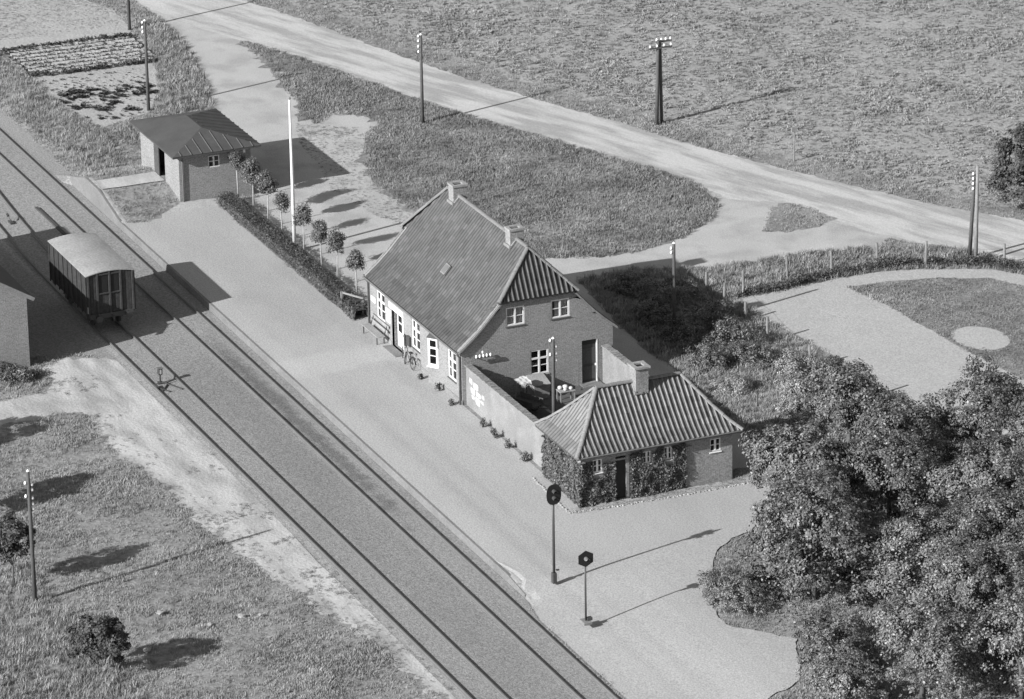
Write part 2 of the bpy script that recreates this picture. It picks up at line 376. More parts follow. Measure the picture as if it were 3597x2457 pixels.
GARDENLAWN = [(-7.7, 27.0), (-4.1, 27.7), (1.7, 28.0), (4.7, 28.2), (9.6, 28.9), (34, 33.3), (34, 60), (-3.2, 36.2), (-5.4, 35.0), (-6.9, 32)]
VEG = [(-90, -3.2), (-90, 4.8), (-79, 7.3), (-74, 6.8), (-69.7, 6.5), (-60.9, 4.2), (-56.5, 1.8), (-54.6, -2.0), (-58, -2.7), (-61.2, -2.8), (-66.5, -2.7), (-72.0, -2.7)]
RAMPPATH = [(-42.35, -6.6), (-40.65, -6.6), (-40.6, -2.6), (-42.4, -2.6)]
sheet('forecourt', YARD, 0.010, 'm_yard', 0.45, 0.13, 3)
sheet('road', ROAD, 0.022, 'm_road', 0.45, 0.14, 4)
sheet('platform', PLATFORM, lambda x: 0.012 + 0.04 * sstep(20.5, 22.5, x), 'm_gravel', 0.4, 0.16, 5, grid=1.0, ampf=lambda x, y: 1.0 if (x > 16.5 and y > -4.6) else (0.6 if x < -35.5 and y > -6.4 else 0.12))
sheet('track_bed', BED, 0.012, 'm_ballast', 0.5, 0.08, 6, grid=1.5, ampf=lambda x, y: 0.12 if (y > -8 and x > -47) else 1.0)
sheet('sand_track', SAND, 0.006, 'm_sand', 0.35, 0.38, 7)
sheet('garden_path', GPATH, 0.010, 'm_gardenpath', 0.45, 0.06, 8)
DISC = [(2.95 + 1.95 * math.cos(a * math.pi / 16), 29.75 + 1.5 * math.sin(a * math.pi / 16)) for a in range(32)]
sheet('sand_disc', DISC, 0.016, 'm_gardenpath', 0.3, 0.05, 15, grid=1.0)
sheet('vegetable_plot', VEG, 0.010, 'm_soil', 0.5, 0.16, 9)
sheet('ramp_path', RAMPPATH, 0.02, 'm_sand', 0.5, 0.04, 10, grid=0.5)
for nm, pl, sd in (('grass_triangle', GRASS_BIG, 11), ('grass_wedge', ISLAND1, 12), ('grass_patch', ISLAND2, 13)):
    sheet(nm, pl, 0.024 if nm == 'grass_wedge' else 0.030, 'm_ground' if nm == 'grass_patch' else 'm_ground_dark', 0.35, 0.25, sd, ampf=lambda x, y: 2.2 if (x < -30 and y < 15) else 1.2)
sheet('field', [(-140, 5)] + [(x, y + 2.2) for (x, y) in ROAD_UP[2:]] + [(60, 130), (-140, 130)], 0.008, 'm_field', 0.6, 0.5, 14)
sheet('lawn', GARDENLAWN, 0.006, 'm_ground_dark', 0.4, 0.08, 16)
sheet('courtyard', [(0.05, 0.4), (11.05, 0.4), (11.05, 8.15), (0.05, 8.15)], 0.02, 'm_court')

# platform kerb with the low ramp at the far end
kx = np.concatenate([np.arange(-46.2, -36, 0.6), np.arange(-36, 24.2, 2.0), [24.2]])
mb = MB()
for x in kx:
    zt = hz1(x, -6.5) + 0.016
    if x > 22: zt = min(zt, 0.30 - (x - 22) * 0.12)
    mb.v += [(x, -6.87, -0.3), (x, -6.855, zt - 0.02), (x, -6.835, zt), (x, -6.70, zt), (x, -6.70, -0.3)]
for i in range(len(kx) - 1):
    for k in range(4): mb.f.append((i * 5 + k, (i + 1) * 5 + k, (i + 1) * 5 + k + 1, i * 5 + k + 1))
mb.f.append((0, 1, 2, 3, 4)); mb.f.append(tuple((len(kx) - 1) * 5 + k for k in (4, 3, 2, 1, 0)))
tag(mb.build('platform_kerb', 'm_concrete'), kind='structure')

# ------------------------------------------------------------------ railway tracks
def rail_mesh(path):
    prof = [(-0.065, -0.16), (-0.06, -0.135), (-0.012, -0.11), (-0.012, -0.035), (-0.036, -0.03), (-0.036, -0.002), (-0.028, 0.0), (0.028, 0.0), (0.036, -0.002), (0.036, -0.03), (0.012, -0.035), (0.012, -0.11), (0.06, -0.135), (0.065, -0.16)]
    mb = MB(); n = len(prof)
    for (x, y) in path: mb.v += [(x, y + p[0], p[1]) for p in prof]
    for i in range(len(path) - 1):
        for k in range(n - 1): mb.f.append((i * n + k, (i + 1) * n + k, (i + 1) * n + k + 1, i * n + k + 1))
    return mb
def track(name, label, yl, yr, xa, xb, curve):
    t = thing(name, label, 'railway track', ((xa + xb) / 2, (yl + yr) / 2, 0)); t['_w'] = tuple(t.location)
    X = np.arange(xa, xb + 0.1, 3.0)
    for y in (yl, yr):
        rail_mesh([(x, y + curve(x)) for x in X]).build('rail', 'm_rail', t, True)
    del t['_w']; return t
track('railway_track', 'straight railway track running beside the platform kerb', -9.19, -7.685, -130, 75, lambda x: 0.0)
track('railway_track', 'siding track on which the freight wagon stands', -13.76, -12.255, -130, 75, lambda x: 0.0016 * max(0.0, -24 - x) ** 2 if x > -60 else 2.07 + 0.115 * (-60 - x))

# ------------------------------------------------------------------ building helpers
def wall(mb, axis, c, a0, a1, z0, topfn, openings, depth, breaks=()):
    """vertical wall at axis ('x' or 'y') = c spanning a0..a1; openings (p0,p1,q0,q1) get reveals going 'depth' inwards"""
    us = sorted(set([a0, a1] + [o[i] for o in openings for i in (0, 1)] + [b for b in breaks if a0 < b < a1]))
    zt = max(topfn(u) for u in us)
    zs = sorted(set([z0] + [o[i] for o in openings for i in (2, 3)] + [zt]))
    def P(u, z, d=0.0): return (c + d, u, z) if axis == 'x' else (u, c + d, z)
    for i in range(len(us) - 1):
        for j in range(len(zs) - 1):
            u0, u1, q0, q1 = us[i], us[i + 1], zs[j], zs[j + 1]; um = (u0 + u1) / 2; zm = (q0 + q1) / 2
            if any(o[0] < um < o[1] and o[2] < zm < o[3] for o in openings): continue
            t0, t1 = topfn(u0 + 1e-6), topfn(u1 - 1e-6)
            a, b = min(q1, t0), min(q1, t1)
            if a <= q0 and b <= q0: continue
            a = max(a, q0); b = max(b, q0)
            mb.add([P(u0, q0), P(u1, q0), P(u1, b), P(u0, a)], [(0, 1, 2, 3)])
    for (p0, p1, q0, q1) in openings:
        mb.add([P(p0, q0), P(p0, q1), P(p0, q1, depth), P(p0, q0, depth)], [(0, 1, 2, 3)])
        mb.add([P(p1, q0), P(p1, q1), P(p1, q1, depth), P(p1, q0, depth)], [(0, 1, 2, 3)])
        mb.add([P(p0, q0), P(p1, q0), P(p1, q0, depth), P(p0, q0, depth)], [(0, 1, 2, 3)])
        mb.add([P(p0, q1), P(p1, q1), P(p1, q1, depth), P(p0, q1, depth)], [(0, 1, 2, 3)])

def window(parent, o, u, out, w, h, cols, rows, heavy=(), fw=0.075, sill=True, thick=0.06, curtain=None, proud=0.0, sillmat='m_zinc', label=None):
    """o: lower corner on the outer frame face, u along the wall, out = outward normal; rows = heights fractions from the bottom"""
    o = Vector(o); u = Vector(u); out = Vector(out); z = Vector((0, 0, 1))
    mb = MB()
    def bar(u0, u1, z0, z1, d0=0.0, d1=thick):
        c = [o + u * a + z * b - out * d for a, b, d in ((u0, z0, d0), (u1, z0, d0), (u1, z1, d0), (u0, z1, d0), (u0, z0, d1), (u1, z0, d1), (u1, z1, d1), (u0, z1, d1))]
        mb.add(c, [(0, 1, 2, 3), (7, 6, 5, 4), (0, 4, 5, 1), (1, 5, 6, 2), (2, 6, 7, 3), (3, 7, 4, 0)])
    bar(0, fw, 0, h); bar(w - fw, w, 0, h); bar(fw, w - fw, 0, fw); bar(fw, w - fw, h - fw, h)
    cu = [fw + (w - 2 * fw) * k / cols for k in range(cols + 1)]
    cz = [fw]
    for r in rows: cz.append(cz[-1] + r * (h - 2 * fw))
    for k in range(1, cols): bar(cu[k] - 0.05, cu[k] + 0.05, fw, h - fw, -0.006, thick)
    for k in range(1, len(rows)):
        hw = 0.05 if k in heavy else 0.018
        for q in range(cols):
            a = cu[q] + (0.05 if q else 0); b = cu[q + 1] - (0.05 if q < cols - 1 else 0)
            bar(a, b, cz[k] - hw, cz[k] + hw, -0.004 if k in heavy else 0.012, thick)
    wdw = mb.build('window', 'm_white', parent, True)
    for q in range(cols):
        for k in range(len(rows)):
            a, b = cu[q] + 0.02, cu[q + 1] - 0.02
            c = [o + u * uu + z * zz - out * (thick * 0.7) for uu, zz in ((a, cz[k] + 0.01), (b, cz[k] + 0.01), (b, cz[k + 1] - 0.01), (a, cz[k + 1] - 0.01))]
            sub(MB().add(c, [(0, 1, 2, 3)]), 'pane', 'm_glass', wdw)
    if curtain:
        for (a, b, z0, z1) in curtain:
            mc = MB(); n = 12
            for k in range(n + 1):
                uu = (a + (b - a) * k / n) * w; dd = 0.13 + 0.02 * (k % 2)
                mc.v += [o + u * uu + z * (z0 * h) - out * dd, o + u * uu + z * (z1 * h) - out * dd]
            mc.f = [(2 * k, 2 * k + 2, 2 * k + 3, 2 * k + 1) for k in range(n)]
            sub(mc, 'curtain', 'm_curtain', wdw)
    if sill:
        c = []
        for (a, d, zz) in ((-0.05, -0.08, -0.07), (w + 0.05, -0.08, -0.07), (w + 0.05, 0.06, -0.07), (-0.05, 0.06, -0.07), (-0.05, -0.08, -0.035), (w + 0.05, -0.08, -0.035), (w + 0.05, 0.06, -0.003), (-0.05, 0.06, -0.003)):
            c.append(o + u * a - out * d + z * zz)
        sub(MB().add(c, [(0, 3, 2, 1), (4, 5, 6, 7), (0, 1, 5, 4), (1, 2, 6, 5), (2, 3, 7, 6), (3, 0, 4, 7)]), 'sill', sillmat, wdw)
    return wdw

# tile of an old pantile roof: a wave across, lower edge lifted over the row below
NSEG = 6
# (position across, height): narrow steep roll, wide shallow trough
TU = np.array([0.0, 0.10, 0.24, 0.38, 0.50, 0.72, 1.0])
TP = np.array([0.004, 0.048, 0.066, 0.044, 0.002, -0.012, 0.004])
def tile_faces(n):
    f = []
    for k in range(NSEG): f.append((k, k + 1, NSEG + 2 + k, NSEG + 1 + k))
    b = 2 * (NSEG + 1); c = 3 * (NSEG + 1)
    for k in range(NSEG): f.append((b + k, b + k + 1, c + k + 1, c + k))
    return f
TF = np.array(tile_faces(0))
TILE_MESH = {}
def tile_variant(matname, cw, rh, tone):
    key = (matname, cw, rh, tone)
    if key not in TILE_MESH:
        vs = []
        for (vv, h) in ((-0.02, 0.005), (rh, 0.0)):
            vs += [(cw * TU[k], vv, TP[k] + h) for k in range(NSEG + 1)]
        vs += [(cw * TU[k], -0.02, TP[k] + 0.005 - 0.012) for k in range(NSEG + 1)] + [(cw * TU[k], -0.02, TP[k] + 0.005) for k in range(NSEG + 1)]
        me = bpy.data.meshes.new('tile'); me.from_pydata(vs, [], [tuple(f) for f in TF]); me.materials.append(MATS[matname])
        at = me.attributes.new('tone', 'FLOAT', 'POINT'); at.data.foreach_set('value', [tone] * len(vs)); me.polygons.foreach_set('use_smooth', [True] * NSEG + [False] * NSEG)
        TILE_MESH[key] = me
    return TILE_MESH[key]

def tile_roof(parent, planes, cw, rh, matname, n_single, name='roof'):
    """planes: list of dict(o,u,segs[(v_dir,n,len)],ulim(v)->(lo,hi), priority). Nearest whole tiles become single parts, the rest one stuff part."""
    rows = []
    for pi, pl in enumerate(planes):
        U = Vector(pl['u']).normalized(); O = Vector(pl['o']); v_acc = 0.0; base = O.copy(); vtot = 0.0
        for (vd, ln) in pl['segs']:
            vd = Vector(vd).normalized(); N = U.cross(vd).normalized()
            nr = max(1, round(ln / rh)); r2 = ln / nr
            for r in range(nr):
                b = base + vd * (r * r2); v0 = vtot + r * r2
                lo, hi = pl['ulim'](v0 + r2 * 0.5); lo0, hi0 = pl['ulim'](v0); lo1, hi1 = pl['ulim'](v0 + r2)
                lo = min(lo0, lo1); hi = max(hi0, hi1)
                j0 = math.floor(lo / cw - 1e-6); j1 = math.ceil(hi / cw + 1e-6)
                for j in range(j0, j1):
                    whole = j * cw >= max(lo0, lo1) - 1e-3 and (j + 1) * cw <= min(hi0, hi1) + 1e-3
                    rows.append((pi, U, vd, N, b + U * (j * cw), j * cw, r2, (lo0, hi0, lo1, hi1), whole, pl.get('pri', 0)))
            base = base + vd * ln; vtot += ln
    order = sorted(range(len(rows)), key=lambda i: (-rows[i][9], -(rows[i][4].x - 0.4 * rows[i][4].y)))
    single = set()
    for i in order:
        if len(single) >= n_single: break
        if rows[i][8]: single.add(i)
    VV = []; TT = []; cnt = 0; coltone = {}
    tones = [0.6, 0.8, 0.9, 1.0, 1.1, 1.25, 1.5]
    for i, (pi, U, vd, N, b, u0, r2, (lo0, hi0, lo1, hi1), whole, pr) in enumerate(rows):
        tone = random.choice(tones) if random.random() < 0.6 else random.choice(tones[2:5])
        tone *= coltone.setdefault((pi, round(u0 / cw)), random.uniform(0.95, 1.05)); tone = round(tone, 1)
        jn = random.uniform(-0.002, 0.003)
        if i in single:
            o = bpy.data.objects.new('tile', tile_variant(matname, cw, round(r2, 4), tone)); COL.objects.link(o); o.parent = parent
            M = Matrix((U, vd, N)).transposed().to_4x4(); M.translation = b + N * jn - parent.location
            o.matrix_local = M
            continue
        P = np.zeros((4 * (NSEG + 1), 3)); k = np.arange(NSEG + 1); uu = cw * TU
        a0 = np.clip(u0 + uu, lo0, hi0) - u0; a1 = np.clip(u0 + uu, lo1, hi1) - u0
        Un, Vn, Nn, B = (np.array(q) for q in (U, vd, N, b))
        P[:NSEG + 1] = B + a0[:, None] * Un + (-0.02) * Vn + (TP + 0.005 + jn)[:, None] * Nn
        P[NSEG + 1:2 * NSEG + 2] = B + a1[:, None] * Un + r2 * Vn + (TP + jn)[:, None] * Nn
        P[2 * NSEG + 2:3 * NSEG + 3] = P[:NSEG + 1] - 0.012 * Nn; P[3 * NSEG + 3:] = P[:NSEG + 1]
        VV.append(P); TT += [tone] * len(P); cnt += 1
    n = 4 * (NSEG + 1)
    V = np.concatenate(VV) - np.array(parent.location); Fq = (TF[None] + (np.arange(cnt) * n)[:, None, None]).reshape(-1, 4)
    o = np_mesh('roof_tiles', V, Fq, matname, parent, np.array(TT)); tag(o, kind='stuff')
    sm = np.zeros((cnt, 2 * NSEG), bool); sm[:, :NSEG] = True
    if len(o.data.polygons) == sm.size: o.data.polygons.foreach_set('use_smooth', sm.ravel())
    return o

def ridge_line(parent, a, b, r=0.13, L=0.38, mat='m_ridge', name='ridge_tile', lift=0.03, flat=0.75):
    """row of half round ridge tiles from a to b (world coordinates), each its own part sharing one mesh"""
    a = Vector(a); b = Vector(b); d = (b - a); n = max(1, round(d.length / L)); st = d.length / n; d.normalize()
    side = d.cross(Vector((0, 0, 1))).normalized(); up = side.cross(d).normalized()
    key = ('ridge', round(st, 3), r, mat)
    if key not in TILE_MESH:
        vs = []; fs = []; k = 7
        for (t, rr) in ((-0.03, r * 1.08), (st * 0.5, r), (st, r * 0.93)):
            for q in range(k):
                an = math.pi * (q / (k - 1)) * 1.1 - 0.05 * math.pi
                vs.append((math.cos(an) * rr, t, math.sin(an) * rr * flat))
        for i in range(2):
            for q in range(k - 1): fs.append((i * k + q, i * k + q + 1, (i + 1) * k + q + 1, (i + 1) * k + q))
        fs.append(tuple(range(k)))
        me = bpy.data.meshes.new('ridge_tile'); me.from_pydata(vs, [], fs); me.materials.append(MATS[mat]); TILE_MESH[key] = me
    for i in range(n):
        o = bpy.data.objects.new(name, TILE_MESH[key]); COL.objects.link(o); o.parent = parent
        M = Matrix((side, d, up)).transposed().to_4x4(); M.translation = a + d * (i * st) + up * (lift + random.uniform(-0.008, 0.008)) - parent.location
        o.matrix_local = M

def chimney(parent, x0, x1, y0, y1, z0, z1, capmat='m_cap', brick='m_brick', cap=0.12, lip=0.05, zf=7.75, zs=1.1):
    c = MB().box((x0, y0, z0), (x1, y1, z1)).build('chimney', brick, parent, True)
    k = MB(); t = z1 + 0.002
    k.box((x0 - lip, y0 - lip, t), (x1 + lip, y0 + 0.14, t + cap)); k.box((x0 - lip, y1 - 0.14, t), (x1 + lip, y1 + lip, t + cap))
    k.box((x0 - lip, y0 + 0.14, t), (x0 + 0.14, y1 - 0.14, t + cap)); k.box((x1 - 0.14, y0 + 0.14, t), (x1 + lip, y1 - 0.14, t + cap))
    sub(k, 'chimney_cap', capmat, c)
    f = MB().bar((x1 + 0.03, y0 - 0.02, zf), (x1 + 0.03, (y0 + y1) / 2, zf + zs * (y1 - y0) / 2), 0.12, 0.08).box((x0 - 0.05, y0 - 0.10, zf - 0.06), (x1 + 0.085, y0 - 0.004, zf + 0.10))
    sub(f, 'fillet', 'm_mortar', c)
    sub(MB().box((x0 + 0.14, y0 + 0.14, t - 0.0), (x1 - 0.14, y1 - 0.14, t + 0.01)), 'flue', 'm_black', c)
    return c

# ------------------------------------------------------------------ station house
L, WD = 13.4, 8.83
H = thing('station_house', 'brick station house with steep tiled half hipped roof and two chimneys', 'house', (-L / 2, WD / 2, 0.2))
H['_w'] = tuple(H.location)
RP = [(-0.22, 3.30), (0.55, 3.93), (1.22, 4.56), (2.31, 5.74), (4.415, 8.13)]     # roof profile: distance from the front wall, height (flared eaves)
def roofz(y):
    y = y if y <= WD / 2 else WD - y
    return float(np.interp(y, [p[0] for p in RP], [p[1] for p in RP]))
hipz = 5.80; VER = 0.14
mb = MB()
fw_open = [(-12.26, -11.09, 1.25, 2.85), (-10.02, -8.35, 0.3, 2.42), (-7.09, -5.95, 1.25, 2.88), (-4.38, -3.37, 1.27, 2.87), (-1.93, -0.82, 1.27, 2.88)]
wall(mb, 'y', 0.0, -L, 0.0, 0.0, lambda u: 3.42, fw_open, 0.12)
wall(mb, 'y', WD, -L, 0.0, 0.0, lambda u: 3.42, [], 0.12)
gt = lambda y: min(roofz(y) - 0.06, hipz)
gb = [0.55, 1.22, 2.31, 2.4, WD - 2.4, WD - 2.31, WD - 1.22, WD - 0.55]
gopen = [(2.60, 3.67, 4.31, 5.35), (5.22, 6.30, 4.33, 5.37), (3.97, 5.03, 1.30, 2.70), (7.0, 7.95, 0.3, 2.78)]
wall(mb, 'x', 0.0, 0.0, WD, 0.0, gt, gopen, -0.22, gb)
wall(mb, 'x', -L, 0.0, WD, 0.0, gt, [], 0.2, gb)
mb.build('wall', 'm_brick', H, True)
# plinth and painted lintel band
MB().box((-L - 0.03, -0.03, 0.0), (-10.1, -0.002, 0.5)).box((-8.3, -0.03, 0.0), (0.03, -0.002, 0.5)).build('plinth', 'm_plaster', H, True)
# flare the tile planes along the profile
def segs(profile, sgn):
    out = []
    for (a, b) in zip(profile[:-1], profile[1:]):
        d = Vector((0, sgn * (b[0] - a[0]), b[1] - a[1])); out.append((d, d.length))
    return out
vl = [0.0]
for (a, b) in zip(RP[:-1], RP[1:]): vl.append(vl[-1] + math.hypot(b[0] - a[0], b[1] - a[1]))
def house_ulim(v):
    z = float(np.interp(v, vl, [p[1] for p in RP])); t = max(0.0, (z - hipz) / (8.13 - hipz))
    cut = (1.14 + VER) * t
    return (cut, L + 2 * VER - cut)
planes = [dict(o=(-L - VER, RP[0][0], RP[0][1]), u=(1, 0, 0), segs=segs(RP, 1), ulim=house_ulim, pri=1)]
# back slope (u reversed so that the outward normal points up)
planes.append(dict(o=(VER, WD - RP[0][0], RP[0][1]), u=(-1, 0, 0), segs=segs(RP, -1), ulim=house_ulim))
hy0 = 2.23
hl = math.hypot(1.14 + 0.2, 8.13 - hipz)
for sx in (1, -1):
    ex = 0.22 if sx > 0 else -L - 0.22
    apx = -1.14 if sx > 0 else -L + 1.14
    Wh = WD - 2 * hy0 + 0.3
    o = (ex, hy0 - 0.15, hipz) if sx > 0 else (ex, WD - hy0 + 0.15, hipz)
    planes.append(dict(o=o, u=(0, sx, 0), segs=[(Vector((apx - ex, 0, 8.13 - hipz)), math.hypot(apx - ex, 8.13 - hipz))],
                       ulim=(lambda Wq, hlq: (lambda v: (Wq / 2 * v / hlq, Wq - Wq / 2 * v / hlq)))(Wh, math.hypot(apx - ex, 8.13 - hipz)), pri=2 if sx > 0 else 0))
tile_roof(H, planes, 0.285, 0.335, 'm_tile', 300)
# under-roof deck so that nothing shows through
mb = MB()
for (a, b) in zip(RP[:-1], RP[1:]):
    for s in (0, 1):
        ya, yb = (a[0], b[0]) if s == 0 else (WD - a[0], WD - b[0])
        z0, z1 = a[1] - 0.07, b[1] - 0.07
        c0 = house_ulim(np.interp(a[1], [p[1] for p in RP], vl))[0]; c1 = house_ulim(np.interp(b[1], [p[1] for p in RP], vl))[0]
        mb.add([(-L - VER + c0, ya, z0), (VER - c0, ya, z0), (VER - c1, yb, z1), (-L - VER + c1, yb, z1)], [(0, 1, 2, 3)])
for sx in (1, -1):
    ex = 0.2 if sx > 0 else -L - 0.2; apx = -1.14 if sx > 0 else -L + 1.14
    mb.add([(ex, hy0 - 0.1, hipz - 0.06), (ex, WD - hy0 + 0.1, hipz - 0.06), (apx, WD / 2, 8.06)], [(0, 1, 2)])
mb.build('roof_deck', 'm_wooddark', H, True)
ridge_line(H, (-L + 1.14, WD / 2, 8.13), (-1.14, WD / 2, 8.13))
for sx in (1, -1):
    ex = 0.24 if sx > 0 else -L - 0.24; apx = -1.14 if sx > 0 else -L + 1.14
    ridge_line(H, (ex, hy0 - 0.1, hipz), (apx, WD / 2, 8.13), mat='m_ridge')
    ridge_line(H, (ex, WD - hy0 + 0.1, hipz), (apx, WD / 2, 8.13), mat='m_ridge')
    # mortared verges down the gables
    for s in (0, 1):
        v = MB(); prev = None
        for (y, z) in RP[:4]:
            yy = y if s == 0 else WD - y
            x0, x1 = (VER - 0.24, VER + 0.06) if sx > 0 else (-L - VER - 0.06, -L - VER + 0.24)
            v.v += [(x0, yy, z - 0.05), (x1, yy, z - 0.08), (x1, yy, z + 0.06), (x0, yy, z + 0.09)]
        for i in range(3):
            for k in range(4): v.f.append((i * 4 + k, i * 4 + (k + 1) % 4, (i + 1) * 4 + (k + 1) % 4, (i + 1) * 4 + k))
        v.f.append((0, 1, 2, 3)); v.f.append((12, 13, 14, 15))
        v.build('verge', 'm_mortar', H, True)
    # board under the small hip
    MB().box((0.02 if sx > 0 else -L - 0.2, hy0 - 0.1, hipz - 0.14), (0.2 if sx > 0 else -L - 0.02, WD - hy0 + 0.1, hipz - 0.062)).build('fascia', 'm_wooddark', H, True)
MB().box((-L - 0.1, -0.2, 3.17), (0.1, -0.02, 3.23)).build('eaves_board', 'm_woodlight', H, True)
chimney(H, -3.25, -2.6, 4.02, 4.82, 7.3, 8.62)
chimney(H, -11.3, -10.6, 4.05, 4.85, 7.3, 8.68)
# roof hatch
fr = MB()
d = Vector((0, 0.67, 0.743)); n_ = Vector((0, -0.743, 0.67)); c = Vector((-6.8, 1.99, 5.45)); uX = Vector((1, 0, 0))
for k, (aa, bb, th, mt, nm) in enumerate(((0.28, 0.30, 0.10, 'm_zinc', 'roof_hatch'),)):
    vs = [c + uX * (i * aa) + d * (j * bb) + n_ * q for q in (0.0, th) for (i, j) in ((-1, -1), (1, -1), (1, 1), (-1, 1))]
    rh_ = MB().add(vs, [(0, 3, 2, 1), (4, 5, 6, 7), (0, 1, 5, 4), (1, 2, 6, 5), (2, 3, 7, 6), (3, 0, 4, 7)]).build('roof_hatch', 'm_wood', H, True)
sub(MB().add([c + uX * (i * 0.22) + d * (j * 0.24) + n_ * 0.105 for (i, j) in ((-1, -1), (1, -1), (1, 1), (-1, 1))], [(0, 1, 2, 3)]), 'pane', 'm_zinc', rh_)
# windows of the track side
CUR = [(0.08, 0.3, 0.05, 0.95), (0.7, 0.92, 0.05, 0.95)]
R3 = (0.34, 0.34, 0.32)
for (x0, x1, q0, q1) in (fw_open[0], fw_open[2], fw_open[4]):
    window(H, (x0, 0.03, q0), (1, 0, 0), (0, -1, 0), x1 - x0, q1 - q0, 2, R3, heavy=(2,), curtain=CUR, sillmat='m_wooddark')
# triangular bay with one tall light towards the south
bay = MB()
A, B_, C_ = (-4.40, 0.0), (-3.88, -0.37), (-3.36, 0.0)
bay.add([(A[0], A[1], 0.2), (B_[0], B_[1], 0.2), (B_[0], B_[1], 2.88), (A[0], A[1], 2.88)], [(0, 1, 2, 3)])
bay.add([(B_[0], B_[1], 0.2), (C_[0], C_[1], 0.2), (C_[0], C_[1], 1.27), (B_[0], B_[1], 1.27)], [(0, 1, 2, 3)])
bob = bay.build('bay', 'm_plaster', H, True)
sub(MB().add([(A[0] - 0.08, 0.0, 2.885), (B_[0], B_[1] - 0.1, 2.885), (C_[0] + 0.12, 0.0, 2.885), ((A[0] + C_[0]) / 2, 0.0, 3.16)], [(0, 1, 3), (1, 2, 3), (0, 2, 1)]), 'bay_roof', 'm_felt', bob)
du = Vector((C_[0] - B_[0], C_[1] - B_[1], 0)); wl_b = du.length; du.normalize()
window(H, (B_[0], B_[1], 1.28), du, (du.y * -1 * -1, -du.x, 0) if False else (0.579, -0.815, 0), wl_b, 1.59, 1, (0.34, 0.34, 0.32), heavy=(2,), fw=0.12, sill=True, sillmat='m_white')
# entrance niche
e = MB()
e.add([(-10.02, 0.36, 0.2), (-8.35, 0.36, 0.2), (-8.35, 0.36, 2.45), (-10.02, 0.36, 2.45)], [(0, 1, 2, 3)])
e.add([(-10.02, 0.0, 0.2), (-10.02, 0.37, 0.2), (-10.02, 0.37, 2.45), (-10.02, 0.0, 2.45)], [(0, 1, 2, 3)])
e.add([(-8.35, 0.0, 0.2), (-8.35, 0.37, 0.2), (-8.35, 0.37, 2.45), (-8.35, 0.0, 2.45)], [(0, 1, 2, 3)])
e.build('entrance_niche', 'm_brick2', H, True)
dr = MB().box((-9.95, 0.29, 0.28), (-8.42, 0.35, 2.40)).build('door', 'm_white', H, True)
for i in (0, 1):
    for j in (0, 1):
        x0 = -9.80 + 0.72 * i; z0 = 1.18 + 0.56 * j
        sub(MB().add([(x0, 0.286, z0), (x0 + 0.52, 0.286, z0), (x0 + 0.52, 0.286, z0 + 0.48), (x0, 0.286, z0 + 0.48)], [(0, 1, 2, 3)]), 'pane', 'm_black', dr)
sub(MB().box((-9.16, 0.24, 1.05), (-9.10, 0.29, 1.15)), 'handle', 'm_iron', dr)
MB().box((-10.15, -0.55, 0.18), (-8.25, 0.28, 0.30)).build('doorstep', 'm_concrete', H, True)
MB().box((-10.4, -0.035, 2.43), (-8.28, -0.002, 2.78)).build('name_board', 'm_white', H, True, bevel=0.012)
for (x0, x1, z0, z1) in ((-13.12, -12.46, 1.93, 2.24), (-10.9, -10.14, 1.94, 2.27), (-10.85, -10.25, 1.46, 1.86)):
    MB().box((x0, -0.02, z0), (x1, -0.002, z1)).build('notice_board', 'm_white', H, True)
MB().box((-7.62, -0.16, 1.15), (-7.2, -0.002, 1.72)).build('letter_box', 'm_iron', H, True, bevel=0.03)
# gable windows and door
window(H, (-0.03, 2.60, 4.31), (0, 1, 0), (1, 0, 0), 1.07, 1.04, 2, (0.5, 0.5), curtain=[(0.05, 0.95, 0.05, 0.95)], sillmat='m_wooddark')
window(H, (-0.03, 5.22, 4.33), (0, 1, 0), (1, 0, 0), 1.08, 1.04, 2, (0.5, 0.5), curtain=[(0.25, 0.95, 0.05, 0.95)], sillmat='m_wooddark')
window(H, (-0.03, 3.97, 1.30), (0, 1, 0), (1, 0, 0), 1.06, 1.40, 2, (0.33, 0.33, 0.34), heavy=(2,), sillmat='m_brick')
dg = MB().box((-0.24, 7.0, 0.3), (-0.19, 7.95, 2.45)).build('door', 'm_door', H, True)
sub(MB().box((-0.188, 7.08, 0.45), (-0.175, 7.86, 1.2)).box((-0.188, 7.08, 1.35), (-0.175, 7.86, 2.25)), 'door_panel', 'm_wooddark', dg)
sub(MB().box((-0.188, 7.84, 1.2), (-0.13, 7.90, 1.32)), 'handle', 'm_porcelain', dg)
MB().box((-0.24, 7.0, 2.452), (-0.19, 7.95, 2.78)).build('door_transom', 'm_black', H, True)
MB().box((-0.18, 7.89, 0.3), (0.012, 7.948, 2.76)).build('door_jamb', 'm_whitewash', H, True)
MB().box((0.005, 6.85, 0.2), (0.55, 8.05, 0.31)).build('doorstep', 'm_concrete', H, True)
ir = MB().box((0.24, 0.64, 2.86), (0.28, 1.66, 2.90)).box((0.0, 0.72, 2.86), (0.24, 0.76, 2.90)).box((0.0, 1.5, 2.86), (0.24, 1.54, 2.90)).build('insulator_rack', 'm_iron', H, True)
for yy in (0.74, 0.94, 1.15, 1.35, 1.56):
    sub(MB().tube([(0.26, yy, 2.90), (0.26, yy, 2.95), (0.26, yy, 3.03), (0.26, yy, 3.07)], [0.045, 0.06, 0.05, 0.02], 8), 'insulator', 'm_porcelain', ir)
sub(MB().tube([(0.26, 1.11, 3.12), (0.26, 1.11, 3.2), (0.26, 1.11, 3.26)], [0.04, 0.055, 0.02], 8), 'insulator', 'm_porcelain', ir)
